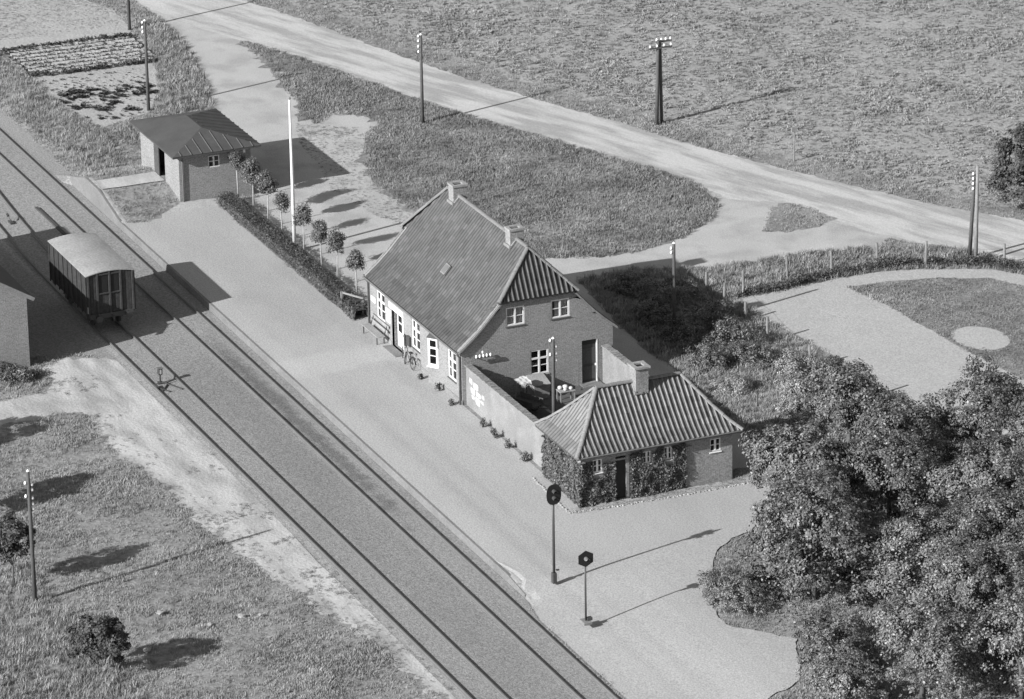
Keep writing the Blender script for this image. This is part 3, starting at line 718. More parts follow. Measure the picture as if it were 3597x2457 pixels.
# gutter and downpipes
MB().tube([(-0.16, -0.28, 3.22), (-0.1, -0.09, 2.95), (-0.1, -0.09, 0.25)], 0.06, 8).build('downpipe', 'm_wooddark', H, True)
MB().tube([(-13.3, -0.28, 3.22), (-13.33, -0.09, 2.95), (-13.33, -0.09, 0.25)], 0.05, 8).build('downpipe', 'm_wooddark', H, True)
MB().tube([(-L - 0.12, -0.29, 3.24), (0.14, -0.29, 3.22)], 0.055, 6).build('gutter', 'm_zinc', H, True)
MB().tube([(-3.2, -0.28, 3.2), (-3.2, -0.07, 3.0), (-3.2, -0.07, 2.4)], 0.03, 6).build('stub_pipe', 'm_zinc', H, True)
del H['_w']

# ------------------------------------------------------------------ outbuilding (wash house) south of the courtyard
BX0, BX1, BY0, BY1 = 10.72, 16.02, -0.42, 8.80
O = thing('wash_house', 'low hipped outbuilding with ivy on its walls beside the signals', 'outbuilding', (13.38, 4.19, 0.2)); O['_w'] = tuple(O.location)
ox = 13.38; ry0, ry1, rz, ez = 1.85, 6.55, 5.57, 3.05
wx0, wx1, wy0, wy1 = 11.10, 15.65, -0.05, 8.42
oopen = [(0.63, 1.13, 1.95, 2.65), (1.87, 2.62, 0.28, 2.62), (3.40, 3.83, 1.98, 2.62), (4.58, 5.02, 1.98, 2.66), (7.17, 7.76, 1.97, 2.66)]
mb = MB()
wall(mb, 'x', wx1, wy0, wy1, 0.0, lambda u: 3.0, oopen, -0.15)
wall(mb, 'x', wx0, wy0, wy1, 0.0, lambda u: 3.0, [], 0.15)
wall(mb, 'y', wy0, wx0, wx1, 0.0, lambda u: 3.0, [], 0.15)
wall(mb, 'y', wy1, wx0, wx1, 0.0, lambda u: 3.0, [], 0.15)
mb.build('wall', 'm_brick2', O, True)
# profile with a soft flare at the eaves: (horizontal fraction, height)
FP = [(0.0, 0.0), (0.22, 0.165), (0.5, 0.44), (1.0, 1.0)]
def hip_plane(o, u, inward, run, rise, wlen, c0, c1, pri):
    sg = []; vacc = [0.0]; fr_ = [0.0]
    for (a, b) in zip(FP[:-1], FP[1:]):
        dv = Vector(inward) * (run * (b[0] - a[0])) + Vector((0, 0, rise * (b[1] - a[1]))); sg.append((dv, dv.length)); vacc.append(vacc[-1] + dv.length); fr_.append(b[0])
    def ul(v):
        t = float(np.interp(v, vacc, fr_)); return (c0 * t, wlen - c1 * t)
    return dict(o=o, u=u, segs=sg, ulim=ul, pri=pri)
pl = [hip_plane((BX1, BY0, ez), (0, 1, 0), (-1, 0, 0), BX1 - ox, rz - ez, BY1 - BY0, ry0 - BY0, BY1 - ry1, 2),
      hip_plane((BX0, BY1, ez), (0, -1, 0), (1, 0, 0), ox - BX0, rz - ez, BY1 - BY0, BY1 - ry1, ry0 - BY0, 0),
      hip_plane((BX0, BY0, ez), (1, 0, 0), (0, 1, 0), ry0 - BY0, rz - ez, BX1 - BX0, ox - BX0, BX1 - ox, 1),
      hip_plane((BX1, BY1, ez), (-1, 0, 0), (0, -1, 0), BY1 - ry1, rz - ez, BX1 - BX0, BX1 - ox, ox - BX0, 0)]
tile_roof(O, pl, 0.28, 0.335, 'm_tile2', 300)
mb = MB()
def lerp(a, b, t): return a + (b - a) * t
for (c0, c1) in (((BX1, BY0), (BX1, BY1)), ((BX0, BY0), (BX0, BY1)), ((BX0, BY0), (BX1, BY0)), ((BX0, BY1), (BX1, BY1))):
    def rp(c, t):
        q = (ox, ry0 if c[1] == BY0 else ry1); return (lerp(c[0], q[0], t), lerp(c[1], q[1], t))
    for (a, b) in zip(FP[:-1], FP[1:]):
        p = [rp(c0, a[0]), rp(c1, a[0]), rp(c1, b[0]), rp(c0, b[0])]; z = [ez + (rz - ez) * a[1] - 0.07] * 2 + [ez + (rz - ez) * b[1] - 0.07] * 2
        mb.add([(q[0], q[1], h) for q, h in zip(p, z)], [(0, 1, 2, 3)])
mb.box((BX0 + 0.02, BY0 + 0.02, ez - 0.14), (BX1 - 0.02, BY1 - 0.02, ez - 0.075))
mb.build('roof_deck', 'm_wooddark', O, True)
for cx, cy in ((BX0, BY0), (BX1, BY0), (BX1, BY1), (BX0, BY1)):
    q = (ox, ry0 if cy == BY0 else ry1)
    for (a, b) in zip(FP[:-1], FP[1:]):
        ridge_line(O, (lerp(cx, q[0], a[0]), lerp(cy, q[1], a[0]), ez + (rz - ez) * a[1]), (lerp(cx, q[0], b[0]), lerp(cy, q[1], b[0]), ez + (rz - ez) * b[1]), mat='m_mortar', r=0.12)
ridge_line(O, (ox, ry0, rz), (ox, ry1, rz))
MB().tube([(BX1 + 0.03, BY0, ez - 0.05), (BX1 + 0.03, BY1, ez - 0.04)], 0.05, 6).build('gutter', 'm_zinc', O, True)
chimney(O, 13.15, 13.9, 3.84, 4.54, 4.8, 6.40, brick='m_brick2', lip=0.09, cap=0.10, zf=5.12, zs=0.0)
for i, (a, b, q0, q1) in enumerate(oopen):
    if i == 1: continue
    window(O, (wx1 - 0.03, a, q0), (0, 1, 0), (1, 0, 0), b - a, q1 - q0, 2, (0.5, 0.5), fw=0.05, sillmat='m_white')
dd = MB().box((wx1 - 0.14, 1.9, 0.28), (wx1 - 0.10, 2.45, 2.40)).build('door', 'm_black', O, True)
MB().box((wx1 - 0.13, 2.46, 0.25), (wx1 + 0.03, 2.62, 2.62)).box((wx1 - 0.13, 1.87, 2.41), (wx1 + 0.02, 2.455, 2.50)).build('door_frame', 'm_wood', O, True)
MB().tube([(wx1 + 0.05, 5.75, 2.55), (wx1 + 0.05, 6.1, 2.52)], 0.02, 5).build('stay_pipe', 'm_zinc', O, True)
del O['_w']

# ------------------------------------------------------------------ freight shed by the drive
SX0, SX1, SY0, SY1 = -45.64, -37.52, -3.08, 2.60
S = thing('freight_shed', 'brick freight shed with low dark hipped roof and open door', 'shed', (-41.6, -0.25, 0.2)); S['_w'] = tuple(S.location)
mb = MB()
wall(mb, 'x', -38.0, -2.55, 2.05, 0.0, lambda u: 3.5, [(-0.68, 0.05, 2.38, 3.12)], -0.12)
wall(mb, 'x', -45.1, -2.55, 2.05, 0.0, lambda u: 3.5, [], 0.12)
wall(mb, 'y', -2.55, -45.1, -38.0, 0.0, lambda u: 3.5, [(-42.4, -40.6, 1.05, 2.95)], 0.3)
wall(mb, 'y', 2.05, -45.1, -38.0, 0.0, lambda u: 3.5, [], 0.12)
mb.build('wall', 'm_brick', S, True)
se, sr, sy = 3.50, 4.22, -0.24
sa, sb = (-42.9, sy, sr), (-40.3, sy, sr)
c = [(SX0, SY0, se), (SX1, SY0, se), (SX1, SY1, se), (SX0, SY1, se)]
rf = MB().add(c + [sa, sb], [(0, 1, 5, 4), (1, 2, 5), (2, 3, 4, 5), (3, 0, 4), (3, 2, 1, 0)])
rf.box((SX0 + 0.02, SY0 + 0.02, se - 0.12), (SX1 - 0.02, SY1 - 0.02, se - 0.004))
rfo = rf.build('roof', 'm_felt', S, True)
ridgev = Vector(sb)
for k in range(8):       # battens on the hip facing the station
    y = SY0 + 0.55 + k * (SY1 - SY0 - 1.1) / 7
    t = 1 - abs(y - sy) / ((SY1 - SY0) / 2 + 0.02)
    t = max(0.08, min(1.0, t)) * 0.92
    a = Vector((SX1, y, se)); top = Vector((sb[0], sy, sr)); tdir = Vector((sb[0] - SX1, 0, sr - se))
    sub(MB().bar(a + Vector((0, 0, 0.03)), a + tdir * t + Vector((0, 0, 0.02)), 0.04, 0.035), 'batten', 'm_zinc', rfo)
for k in range(9):       # battens on the back slope
    x = SX0 + 0.9 + k * 0.8; tx = min((x - SX0) / (sa[0] - SX0), (SX1 - x) / (SX1 - sb[0]), 1.0) * 0.95
    sub(MB().bar((x, SY1, se + 0.03), (x, SY1 + (sy - SY1) * tx, se + (sr - se) * tx + 0.03), 0.05, 0.05), 'batten', 'm_felt', rfo)
window(S, (-38.03, -0.68, 2.38), (0, 1, 0), (1, 0, 0), 0.73, 0.74, 2, (0.5, 0.5), fw=0.06, sill=False)
MB().box((-42.42, -2.62, 1.05), (-41.55, -2.565, 2.95)).build('door', 'm_wooddark', S, True)
MB().tube([(-37.95, -2.35, 3.42), (-37.93, -2.35, 3.0), (-37.93, -2.35, 0.25)], 0.05, 6).build('downpipe', 'm_zinc', S, True)
MB().box((-38.7, -2.75, 0.2), (-37.85, -2.56, 0.42)).build('drain_stone', 'm_concrete', S, True)
MB().box((-37.98, 1.55, 3.05), (-37.9, 1.68, 3.3)).build('lamp_bracket', 'm_porcelain', S, True)
del S['_w']

# ------------------------------------------------------------------ goods shed at the left edge
Gd = thing('goods_shed', 'tall brick goods shed with pale verge at the left edge', 'goods shed', (-26, -22.3, -0.15)); Gd['_w'] = tuple(Gd.location)
gx0, gx1, gy0, gy1 = -35.0, -16.62, -25.9, -18.86
gtop = lambda y: 3.95 + (gy1 - y if y > -22.38 else y - gy0) * 0.62
mb = MB()
wall(mb, 'x', gx1, gy0, gy1, -0.2, gtop, [], 0.2, (-22.38,))
wall(mb, 'x', gx0, gy0, gy1, -0.2, gtop, [], 0.2, (-22.38,))
wall(mb, 'y', gy1, gx0, gx1, -0.2, lambda u: 3.95, [], 0.2)
wall(mb, 'y', gy0, gx0, gx1, -0.2, lambda u: 3.95, [], 0.2)
mb.build('wall', 'm_brick', Gd, True)
rr_ = MB()
for s in (0, 1):
    ye = gy1 + 0.32 if s == 0 else gy0 - 0.32
    z0 = 3.95 - 0.2; z1 = gtop(-22.38)
    rr_.add([(gx0 - 0.2, ye, z0 + 0.06), (gx1 + 0.2, ye, z0 + 0.06), (gx1 + 0.2, -22.38, z1 + 0.06), (gx0 - 0.2, -22.38, z1 + 0.06),
             (gx0 - 0.2, ye, z0 + 0.16), (gx1 + 0.2, ye, z0 + 0.16), (gx1 + 0.2, -22.38, z1 + 0.16), (gx0 - 0.2, -22.38, z1 + 0.16)],
            [(0, 1, 2, 3), (4, 5, 6, 7), (0, 1, 5, 4), (1, 2, 6, 5), (3, 0, 4, 7)])
rr_.build('roof', 'm_felt', Gd, True)
vg = MB()
for s in (0, 1):
    ye = gy1 + 0.36 if s == 0 else gy0 - 0.36
    vg.bar((gx1 + 0.22, ye, 3.95 - 0.12), (gx1 + 0.22, -22.38, gtop(-22.38) + 0.1), 0.1, 0.2)
vg.build('verge_board', 'm_wood', Gd, True)
del Gd['_w']

# ------------------------------------------------------------------ courtyard walls
def coped_wall(name, label, x0, x1, y0, y1, z1, front_sign):
    t = thing(name, label, 'wall', ((x0 + x1) / 2, (y0 + y1) / 2, 0.2)); t['_w'] = tuple(t.location)
    w = MB(); n = 22
    for k in range(n + 1):
        x = x0 + (x1 - x0) * k / n; dz = 0.02 * math.sin(k * 1.7)
        w.v += [(x, y0, 0.0), (x, y0, z1 + dz), (x, y1, z1 + dz), (x, y1, 0.0)]
    for k in range(n):
        for q in range(3): w.f.append((k * 4 + q, (k + 1) * 4 + q, (k + 1) * 4 + q + 1, k * 4 + q + 1))
    w.f.append((0, 1, 2, 3)); w.f.append(tuple(n * 4 + q for q in (3, 2, 1, 0)))
    w.build('wall_face', 'm_plaster', t, True)
    st = 0.165; k = 0; x = x0 + 0.03; base = None
    while x < x1 - st:
        if base is None:
            b = MB(); yc = (y1 - y0) / 2
            b.box((0, -0.10, 0.0), (st - 0.04, y1 - y0 + 0.05, 0.055)); base = b.build('coping_brick', 'm_brick', t); o = base
        else:
            o = base.copy(); COL.objects.link(o)
        o.location = Vector((x, y0, z1 + 0.024 + random.uniform(-0.01, 0.015))) - Vector(t['_w']); o.rotation_euler = (random.uniform(-0.10, 0.02), 0, random.uniform(-0.08, 0.08)); x += st; k += 1
    return t
cw1 = coped_wall('courtyard_wall', 'plastered courtyard wall with white paint patches joining house and outbuilding', 0.02, 11.08, 0.22, 0.50, 2.45, -1)
for (x0, x1, z0, z1) in ((0.45, 0.95, 1.62, 1.98), (0.97, 1.75, 1.50, 1.90), (0.62, 1.30, 1.12, 1.50), (1.32, 2.15, 1.20, 1.485), (2.17, 2.55, 1.30, 1.55), (0.75, 1.25, 0.84, 1.105), (1.27, 1.95, 0.70, 1.185), (1.97, 2.45, 0.98, 1.185)):
    pp = []; cxp, czp = (x0 + x1) / 2, (z0 + z1) / 2 + 0.03
    for q in range(14):
        a = 2 * math.pi * q / 14; ca, sa2 = math.cos(a), math.sin(a); kq = 1.0 / max(abs(ca), abs(sa2)) * random.uniform(0.82, 1.0)
        pp.append((cxp + ca * kq * (x1 - x0) / 2, czp + sa2 * kq * (z1 - z0) / 2))
    MB().add([(a, 0.212, b) for a, b in pp] + [(a, 0.219, b) for a, b in pp], [tuple(range(14))] + [(q, (q + 1) % 14, 14 + (q + 1) % 14, 14 + q) for q in range(14)]).build('paint_patch', 'm_whitewash', cw1, True)
del cw1['_w']
cw2 = coped_wall('courtyard_wall', 'sunlit plastered courtyard wall behind the yard next to gable door', 0.06, 11.08, 8.18, 8.48, 2.32, -1)
del cw2['_w']

# ------------------------------------------------------------------ freight wagon
Wg = thing('freight_wagon', 'wooden covered freight wagon with pale curved roof on the siding', 'wagon', (-23, -13.05, 0.0)); Wg['_w'] = tuple(Wg.location)
X0, X1, Y0, Y1, ZB, ZE, ZC = -26.35, -19.72, -14.42, -11.68, 1.18, 3.42, 3.61
yc = (Y0 + Y1) / 2
def rz_(y): return ZE + (ZC - ZE) * (1 - ((y - yc) / ((Y1 - Y0) / 2 + 0.06)) ** 2)
r = MB(); n = 12
for k in range(n + 1):
    y = Y0 - 0.07 + (Y1 - Y0 + 0.14) * k / n; z = rz_(y)
    r.v += [(X0 - 0.1, y, z), (X1 + 0.1, y, z), (X0 - 0.1, y, z + 0.05), (X1 + 0.1, y, z + 0.05)]
for k in range(n):
    a = 4 * k; b = a + 4
    r.f += [(a, a + 1, b + 1, b), (a + 2, b + 2, b + 3, a + 3), (a, b, b + 2, a + 2), (a + 1, a + 3, b + 3, b + 1)]
r.f += [(0, 2, 3, 1), (4 * n, 4 * n + 1, 4 * n + 3, 4 * n + 2)]
r.build('roof', 'm_wagonroof', Wg, True, smooth=False)
MB().box((X0 + 0.03, Y0 + 0.03, ZB), (X1 - 0.03, Y1 - 0.03, ZE - 0.03)).build('body', 'm_wooddark', Wg, True)
def boards(axis, c0, a0, a1, w, zf, outd):
    m_ = None; a = a0
    while a < a1 - 0.02:
        b = min(a + w, a1); mm = MB(); zt = zf((a + b) / 2)
        if axis == 'y': mm.box((a + 0.006, c0 - 0.025, ZB - 0.02), (b - 0.006, c0 + 0.025, zt))
        else: mm.box((c0 - 0.025, a + 0.006, ZB - 0.02), (c0 + 0.025, b - 0.006, zt))
        mm.build('board', 'm_wagonboard', Wg, True); a = b
boards('y', Y0, X0, X1, 0.17, lambda u: ZE + 0.005, -1)
boards('y', Y1, X0, X1, 0.17, lambda u: ZE + 0.005, 1)
boards('x', X1, Y0 + 0.03, Y1 - 0.03, 0.16, lambda u: rz_(u) - 0.005, 1)
boards('x', X0, Y0 + 0.03, Y1 - 0.03, 0.16, lambda u: rz_(u) - 0.005, -1)
for k in range(9):      # side stanchions
    x = X0 + 0.04 + k * (X1 - X0 - 0.08) / 8
    MB().box((x - 0.045, Y0 - 0.085, ZB - 0.1), (x + 0.045, Y0 - 0.027, ZE)).build('stanchion', 'm_wagonframe', Wg, True)
    MB().box((x - 0.045, Y1 + 0.027, ZB - 0.1), (x + 0.045, Y1 + 0.085, ZE)).build('stanchion', 'm_wagonframe', Wg, True)
for y in (Y0 + 0.06, -13.82, -13.1, -12.46, Y1 - 0.06):
    MB().box((X1 + 0.027, y - 0.05, ZB - 0.1), (X1 + 0.10, y + 0.05, rz_(y) - 0.02)).build('stanchion', 'm_wagonframe', Wg, True)
MB().bar((X1 + 0.06, -13.77, 2.32), (X1 + 0.06, -13.15, 2.32), 0.06, 0.06).bar((X1 + 0.06, -13.05, 2.32), (X1 + 0.06, -12.51, 2.32), 0.06, 0.06).bar((X1 + 0.055, -13.77, 3.45), (X1 + 0.055, -12.51, 3.45), 0.06, 0.07).build('end_rail', 'm_wagonframe', Wg, True)
for (ya, yb) in ((-13.75, -13.17), (-13.03, -12.53)):
    MB().box((X1 + 0.028, ya + 0.05, 2.4), (X1 + 0.04, yb - 0.05, 3.35)).build('end_panel', 'm_black', Wg, True)
MB().box((X0 - 0.05, Y0 + 0.25, 0.92), (X1 + 0.05, Y0 + 0.43, ZB)).box((X0 - 0.05, Y1 - 0.43, 0.92), (X1 + 0.05, Y1 - 0.25, ZB)).box((X1 - 0.1, Y0 + 0.1, 0.88), (X1 + 0.12, Y1 - 0.1, ZB - 0.03)).box((X0 - 0.12, Y0 + 0.1, 0.88), (X0 + 0.1, Y1 - 0.1, ZB - 0.03)).build('underframe', 'm_iron', Wg, True)
for xe, sg in ((X1 + 0.12, 1), (X0 - 0.12, -1)):
    for y in (yc - 0.87, yc + 0.87):
        b_ = MB().tube([(xe, y, 1.02), (xe + sg * 0.45, y, 1.02)], [0.1, 0.07], 10).build('buffer', 'm_iron', Wg, True)
        sub(MB().tube([(xe + sg * 0.45, y, 1.02), (xe + sg * 0.5, y, 1.02)], [0.19, 0.18], 14), 'buffer_plate', 'm_iron', b_)
    MB().tube([(xe, yc, 1.0), (xe + sg * 0.25, yc, 0.98), (xe + sg * 0.32, yc, 0.7)], 0.03, 6).build('coupling', 'm_iron', Wg, True)
for x in (X0 + 1.35, X1 - 1.35):
    for y in (-13.76, -12.255):
        w_ = MB().tube([(x, y - 0.06, 0.47), (x, y + 0.06, 0.47)], [0.46, 0.46], 20).build('wheel', 'm_iron', Wg, True)
        sub(MB().box((x - 0.18, y - 0.26 if y < -13 else y + 0.14, 0.35), (x + 0.18, y - 0.14 if y < -13 else y + 0.26, 0.72)), 'axle_box', 'm_iron', w_)
    MB().tube([(x, -13.9, 0.47), (x, -12.1, 0.47)], 0.06, 8).build('axle', 'm_iron', Wg, True)
MB().box((X1 + 0.02, Y0 - 0.02, 1.25), (X1 + 0.09, Y0 + 0.09, 1.62)).build('lamp_iron', 'm_whitewash', Wg, True)
del Wg['_w']

# ------------------------------------------------------------------ scatter helpers for vegetation
def hidden_collection(name):
    return bpy.data.collections.new(name)
def tuft_mesh(name, mat, nb, h, rad, w, seed, lean=0.5, leafy=False):
    rr = random.Random(seed); vs = []; fs = []
    for k in range(nb):
        a = rr.uniform(0, 6.283); q = rad * math.sqrt(rr.random()); bx, by = q * math.cos(a), q * math.sin(a)
        d = rr.uniform(0, 6.283); ln = rr.uniform(0.1, lean) * h; hh = h * rr.uniform(0.55, 1.0); ww = w * rr.uniform(0.7, 1.3)
        sx, sy = -math.sin(d) * ww / 2, math.cos(d) * ww / 2; ex, ey = math.cos(d) * ln, math.sin(d) * ln
        i = len(vs)
        if leafy:
            vs += [(bx, by, 0.02), (bx + ex * 0.6 + sx, by + ey * 0.6 + sy, hh * 0.7), (bx + ex * 1.3, by + ey * 1.3, hh * 0.8), (bx + ex * 0.6 - sx, by + ey * 0.6 - sy, hh * 0.7)]
            fs.append((i, i + 1, i + 2, i + 3))
        else:
            vs += [(bx - sx, by - sy, -0.02), (bx + sx, by + sy, -0.02), (bx + ex * 0.45 + sx * 0.8, by + ey * 0.45 + sy * 0.8, hh * 0.62), (bx + ex * 0.45 - sx * 0.8, by + ey * 0.45 - sy * 0.8, hh * 0.62), (bx + ex, by + ey, hh)]
            fs += [(i, i + 1, i + 2, i + 3), (i + 3, i + 2, i + 4)]
    me = bpy.data.meshes.new(name); me.from_pydata(vs, [], fs); me.materials.append(MATS[mat])
    at = me.attributes.new('tone', 'FLOAT', 'POINT'); at.data.foreach_set('value', [1.0] * len(vs))
    return me
def tuft_collection(name, specs):
    c = hidden_collection(name)
    for k, sp in enumerate(specs):
        o = bpy.data.objects.new('%s_kind' % name, tuft_mesh(name, *sp)); c.objects.link(o)
    return c
def scatter(name, label, cat, P, scl, coll, tilt=0.15):
    me = bpy.data.meshes.new(name); me.from_pydata([tuple(p) for p in P], [], [])
    a = me.attributes.new('rot', 'FLOAT_VECTOR', 'POINT')
    R = np.stack([rng.normal(0, tilt, len(P)), rng.normal(0, tilt, len(P)), rng.uniform(0, 6.283, len(P))], 1).astype(np.float32)
    a.data.foreach_set('vector', R.ravel())
    b = me.attributes.new('scl', 'FLOAT', 'POINT'); b.data.foreach_set('value', np.asarray(scl, dtype=np.float32))
    o = bpy.data.objects.new(name, me); COL.objects.link(o); tag(o, label, cat, kind='stuff')
    ng = bpy.data.node_groups.new(name + '_nodes', 'GeometryNodeTree')
    ng.interface.new_socket('Geometry', in_out='INPUT', socket_type='NodeSocketGeometry'); ng.interface.new_socket('Geometry', in_out='OUTPUT', socket_type='NodeSocketGeometry')
    N = ng.nodes; Lk = ng.links
    gi = N.new('NodeGroupInput'); go = N.new('NodeGroupOutput'); iop = N.new('GeometryNodeInstanceOnPoints'); ci = N.new('GeometryNodeCollectionInfo')
    ci.inputs['Collection'].default_value = coll; ci.inputs['Separate Children'].default_value = True; ci.inputs['Reset Children'].default_value = True
    ra = N.new('GeometryNodeInputNamedAttribute'); ra.data_type = 'FLOAT_VECTOR'; ra.inputs['Name'].default_value = 'rot'
    sa_ = N.new('GeometryNodeInputNamedAttribute'); sa_.data_type = 'FLOAT'; sa_.inputs['Name'].default_value = 'scl'
    rv = N.new('FunctionNodeRandomValue'); rv.data_type = 'INT'
    rv.inputs[4].default_value = 0; rv.inputs[5].default_value = len(coll.objects) - 1
    iop.inputs['Pick Instance'].default_value = True
    Lk.new(gi.outputs[0], iop.inputs['Points']); Lk.new(ci.outputs[0], iop.inputs['Instance']); Lk.new(rv.outputs[2], iop.inputs['Instance Index'])
    e2r = N.new('FunctionNodeEulerToRotation'); Lk.new(ra.outputs[0], e2r.inputs[0]); Lk.new(e2r.outputs[0], iop.inputs['Rotation'])
    Lk.new(sa_.outputs[0], iop.inputs['Scale']); Lk.new(iop.outputs[0], go.inputs[0])
    md = o.modifiers.new('scatter', 'NODES'); md.node_group = ng
    return o

def vnoise(X, Y, s, seed):
    """cheap smooth value noise for patchiness"""
    r2 = np.random.default_rng(seed); T = r2.random((64, 64)); x = X / s; y = Y / s
    i = np.floor(x).astype(int); j = np.floor(y).astype(int); fx = x - i; fy = y - j; fx = fx * fx * (3 - 2 * fx); fy = fy * fy * (3 - 2 * fy)
    g = lambda a, b: T[a % 64, b % 64]
    return (g(i, j) * (1 - fx) + g(i + 1, j) * fx) * (1 - fy) + (g(i, j + 1) * (1 - fx) + g(i + 1, j + 1) * fx) * fy

FRAME = [(-98, -6), (-98, 8), (-62, 78), (-40, 78), (58, 16), (58, 2), (31, -42), (10, -44)]      # ground seen by the photograph, with a margin
def scatter_pts(n, poly=FRAME):
    P = np.array(poly); lo = P.min(0); hi = P.max(0)
    X = rng.uniform(lo[0], hi[0], n); Y = rng.uniform(lo[1], hi[1], n); k = inside(poly, X, Y); return X[k], Y[k]
HOLES = [(-L - 0.1, 0.1, -0.15, WD + 0.1), (0, 16, -0.1, 8.6), (-45.2, -37.9, -2.6, 2.1), (gx0, gx1, gy0, gy1)]
def clear(X, Y):
    k = np.ones(X.shape, bool)
    for (a, b, c_, d_) in HOLES: k &= ~((X > a) & (X < b) & (Y > c_) & (Y < d_))
    return k

tufts_grass = tuft_collection('grass_tuft', [('m_grass', 22, 0.125, 0.22, 0.026, s, 0.9) for s in range(4)] + [('m_grassdry', 16, 0.16, 0.2, 0.022, 21, 0.8)])
tufts_tall = tuft_collection('tall_grass_tuft', [('m_grass_dark', 20, 0.30, 0.22, 0.03, 31 + s, 0.9) for s in range(2)] + [('m_grass', 20, 0.30, 0.22, 0.03, 33, 0.9)] + [('m_grassdry', 16, 0.38, 0.2, 0.026, 41, 0.7)])
tufts_crop = tuft_collection('crop_clump', [('m_crop', 18, 0.19, 0.16, 0.055, 51 + s, 0.9, True) for s in range(4)])
tufts_dark = tuft_collection('dark_tuft', [('m_grass_dark', 22, 0.18, 0.22, 0.028, 81 + s, 0.8) for s in range(4)])
tufts_lawn = tuft_collection('lawn_tuft', [('m_grass_dark', 20, 0.08, 0.20, 0.024, 61 + s, 1.1) for s in range(3)])
tufts_weed = tuft_collection('weed_tuft', [('m_leaf', 18, 0.07, 0.22, 0.025, 71 + s, 1.2) for s in range(3)])

FIELD = [(-95, 11.5)] + [(x, y + 3.0) for (x, y) in ROAD_UP[2:]] + [(60, 110), (-60, 110), (-130, 40)]
X, Y = scatter_pts(405000)
k = clear(X, Y); X = X[k]; Y = Y[k]
in_big = inside(GRASS_BIG, X, Y); in_i1 = inside(ISLAND1, X, Y); in_i2 = inside(ISLAND2, X, Y)
kerbline = (X > -46.5) & (X < 25) & (Y > -7.1) & (Y < -6.4)
bare = kerbline | (inside(ROAD, X, Y) | inside(YARD, X, Y) | inside(PLATFORM, X, Y) | inside(BED, X, Y) | inside(SAND, X, Y) | inside(GPATH, X, Y) | inside(DISC, X, Y) | inside(VEG, X, Y)) & ~(in_big | in_i1 | in_i2)
onramp = inside([(-46, -6.6), (-36.6, -6.6), (-36.0, -5.4), (-38.0, -2.6), (-46, -2.6)], X, Y)
onpath = inside([(-42.5, -7), (-40.4, -7), (-40.5, -2.5), (-42.5, -2.5)], X, Y)
infield = inside(FIELD, X, Y); inlawn = inside(GARDENLAWN, X, Y)
pn = vnoise(X, Y, 2.5, 5) * 0.6 + vnoise(X, Y, 0.9, 6) * 0.4
grass = ~bare & ~infield & ~inlawn & ~onpath
grass &= ~(onramp & (X > -40.6) & (X < -39.0) & (Y > -5.2) & (pn > 0.35))
tall = grass & ((inside([(-76, 9), (-69.7, 9.0), (-63.5, 7.9), (-59.1, 6.9), (-55.4, 5.8), (-50, 4.2), (-47, 2), (-53, -2), (-56, 2), (-61, 4.2), (-70, 6.6), (-76, 7.5)], X, Y)
        | inside([(-15.4, 13.6), (-15.9, 16.9), (-14.2, 21.1), (-13.8, 23.8), (-13.9, 28), (-12.9, 31.9), (-11.2, 35.3), (-4.9, 39), (-4.9, 37), (-8.4, 32.4), (-9.2, 27), (-8.9, 20.2), (10, 21), (22, 16), (18, 11), (8, 11.9), (-3, 12.4)], X, Y)
        | inside([(-75, -3), (-54, -2.3), (-47, -2.8), (-46.5, -5.6), (-75, -5.8)], X, Y)
        | inside([(10, -37), (28, -37), (28, -27.5), (10, -27.5)], X, Y)))
kk = tall & (rng.random(X.shape) < 0.75)
scatter('tall_grass', 'tall rough grass along the banks, ditches and garden edge', 'grass', np.stack([X[kk], Y[kk], hz(X[kk], Y[kk])], 1), 0.55 + 0.8 * pn[kk] + rng.uniform(-0.1, 0.2, kk.sum()), tufts_tall)
darkz = in_big | in_i1
kk = darkz & (rng.random(X.shape) < 0.55 + 0.5 * pn)
scatter('triangle_grass', 'darker grass filling the triangle between drive and road', 'grass', np.stack([X[kk], Y[kk], hz(X[kk], Y[kk]) + .02], 1), 0.5 + 0.9 * pn[kk] + rng.uniform(-0.1, 0.2, kk.sum()), tufts_dark)
kk = grass & ~tall & ~darkz & (rng.random(X.shape) < 0.35 + 0.7 * pn)
scatter('grass', 'rough grass covering the open ground', 'grass', np.stack([X[kk], Y[kk], hz(X[kk], Y[kk])], 1), 0.45 + 0.9 * pn[kk] + rng.uniform(-0.1, 0.2, kk.sum()), tufts_grass)
kk = inlawn & clear(X, Y) & ~inside(DISC, X, Y)
scatter('lawn_grass', 'mown lawn grass of the walled garden', 'grass', np.stack([X[kk], Y[kk], hz(X[kk], Y[kk])], 1), 0.7 + 0.6 * pn[kk], tufts_lawn)
# sparse growth on the bare ground (wheel rut edges, the loading strip, the thin turf of the yard)
yard_mix = inside([(-50, 9.5), (-47.5, 12.8), (-43, 11.5), (-36, 9.5), (-28, 10.2), (-20, 11.6), (-17, 9.8), (-30, 7.6), (-36, 6.6), (-41, 7.6), (-46, 8.2), (-49.5, 9.3)], X, Y)
sandy = inside(SAND, X, Y) & (X > -17) & (X < 45)
yedge = np.interp(X, [-16.3, -12.7, -8, -5.6, -2.2, 3.4, 8.6, 13.8, 16, 18.8, 21.4, 24.3, 28, 33.4, 45], [-18.0, -19.6, -18.2, -18.7, -18.7, -17.9, -18.3, -17.5, -17.2, -16.6, -16.4, -15.6, -15.4, -15.0, -15.0])
fade = np.exp(-np.clip(Y - yedge, 0, 9) / 0.55) * (X > -8.5) + 0.35 * np.exp(-np.clip(-14.25 - Y, 0, 9) / 0.5) * (X > 12)
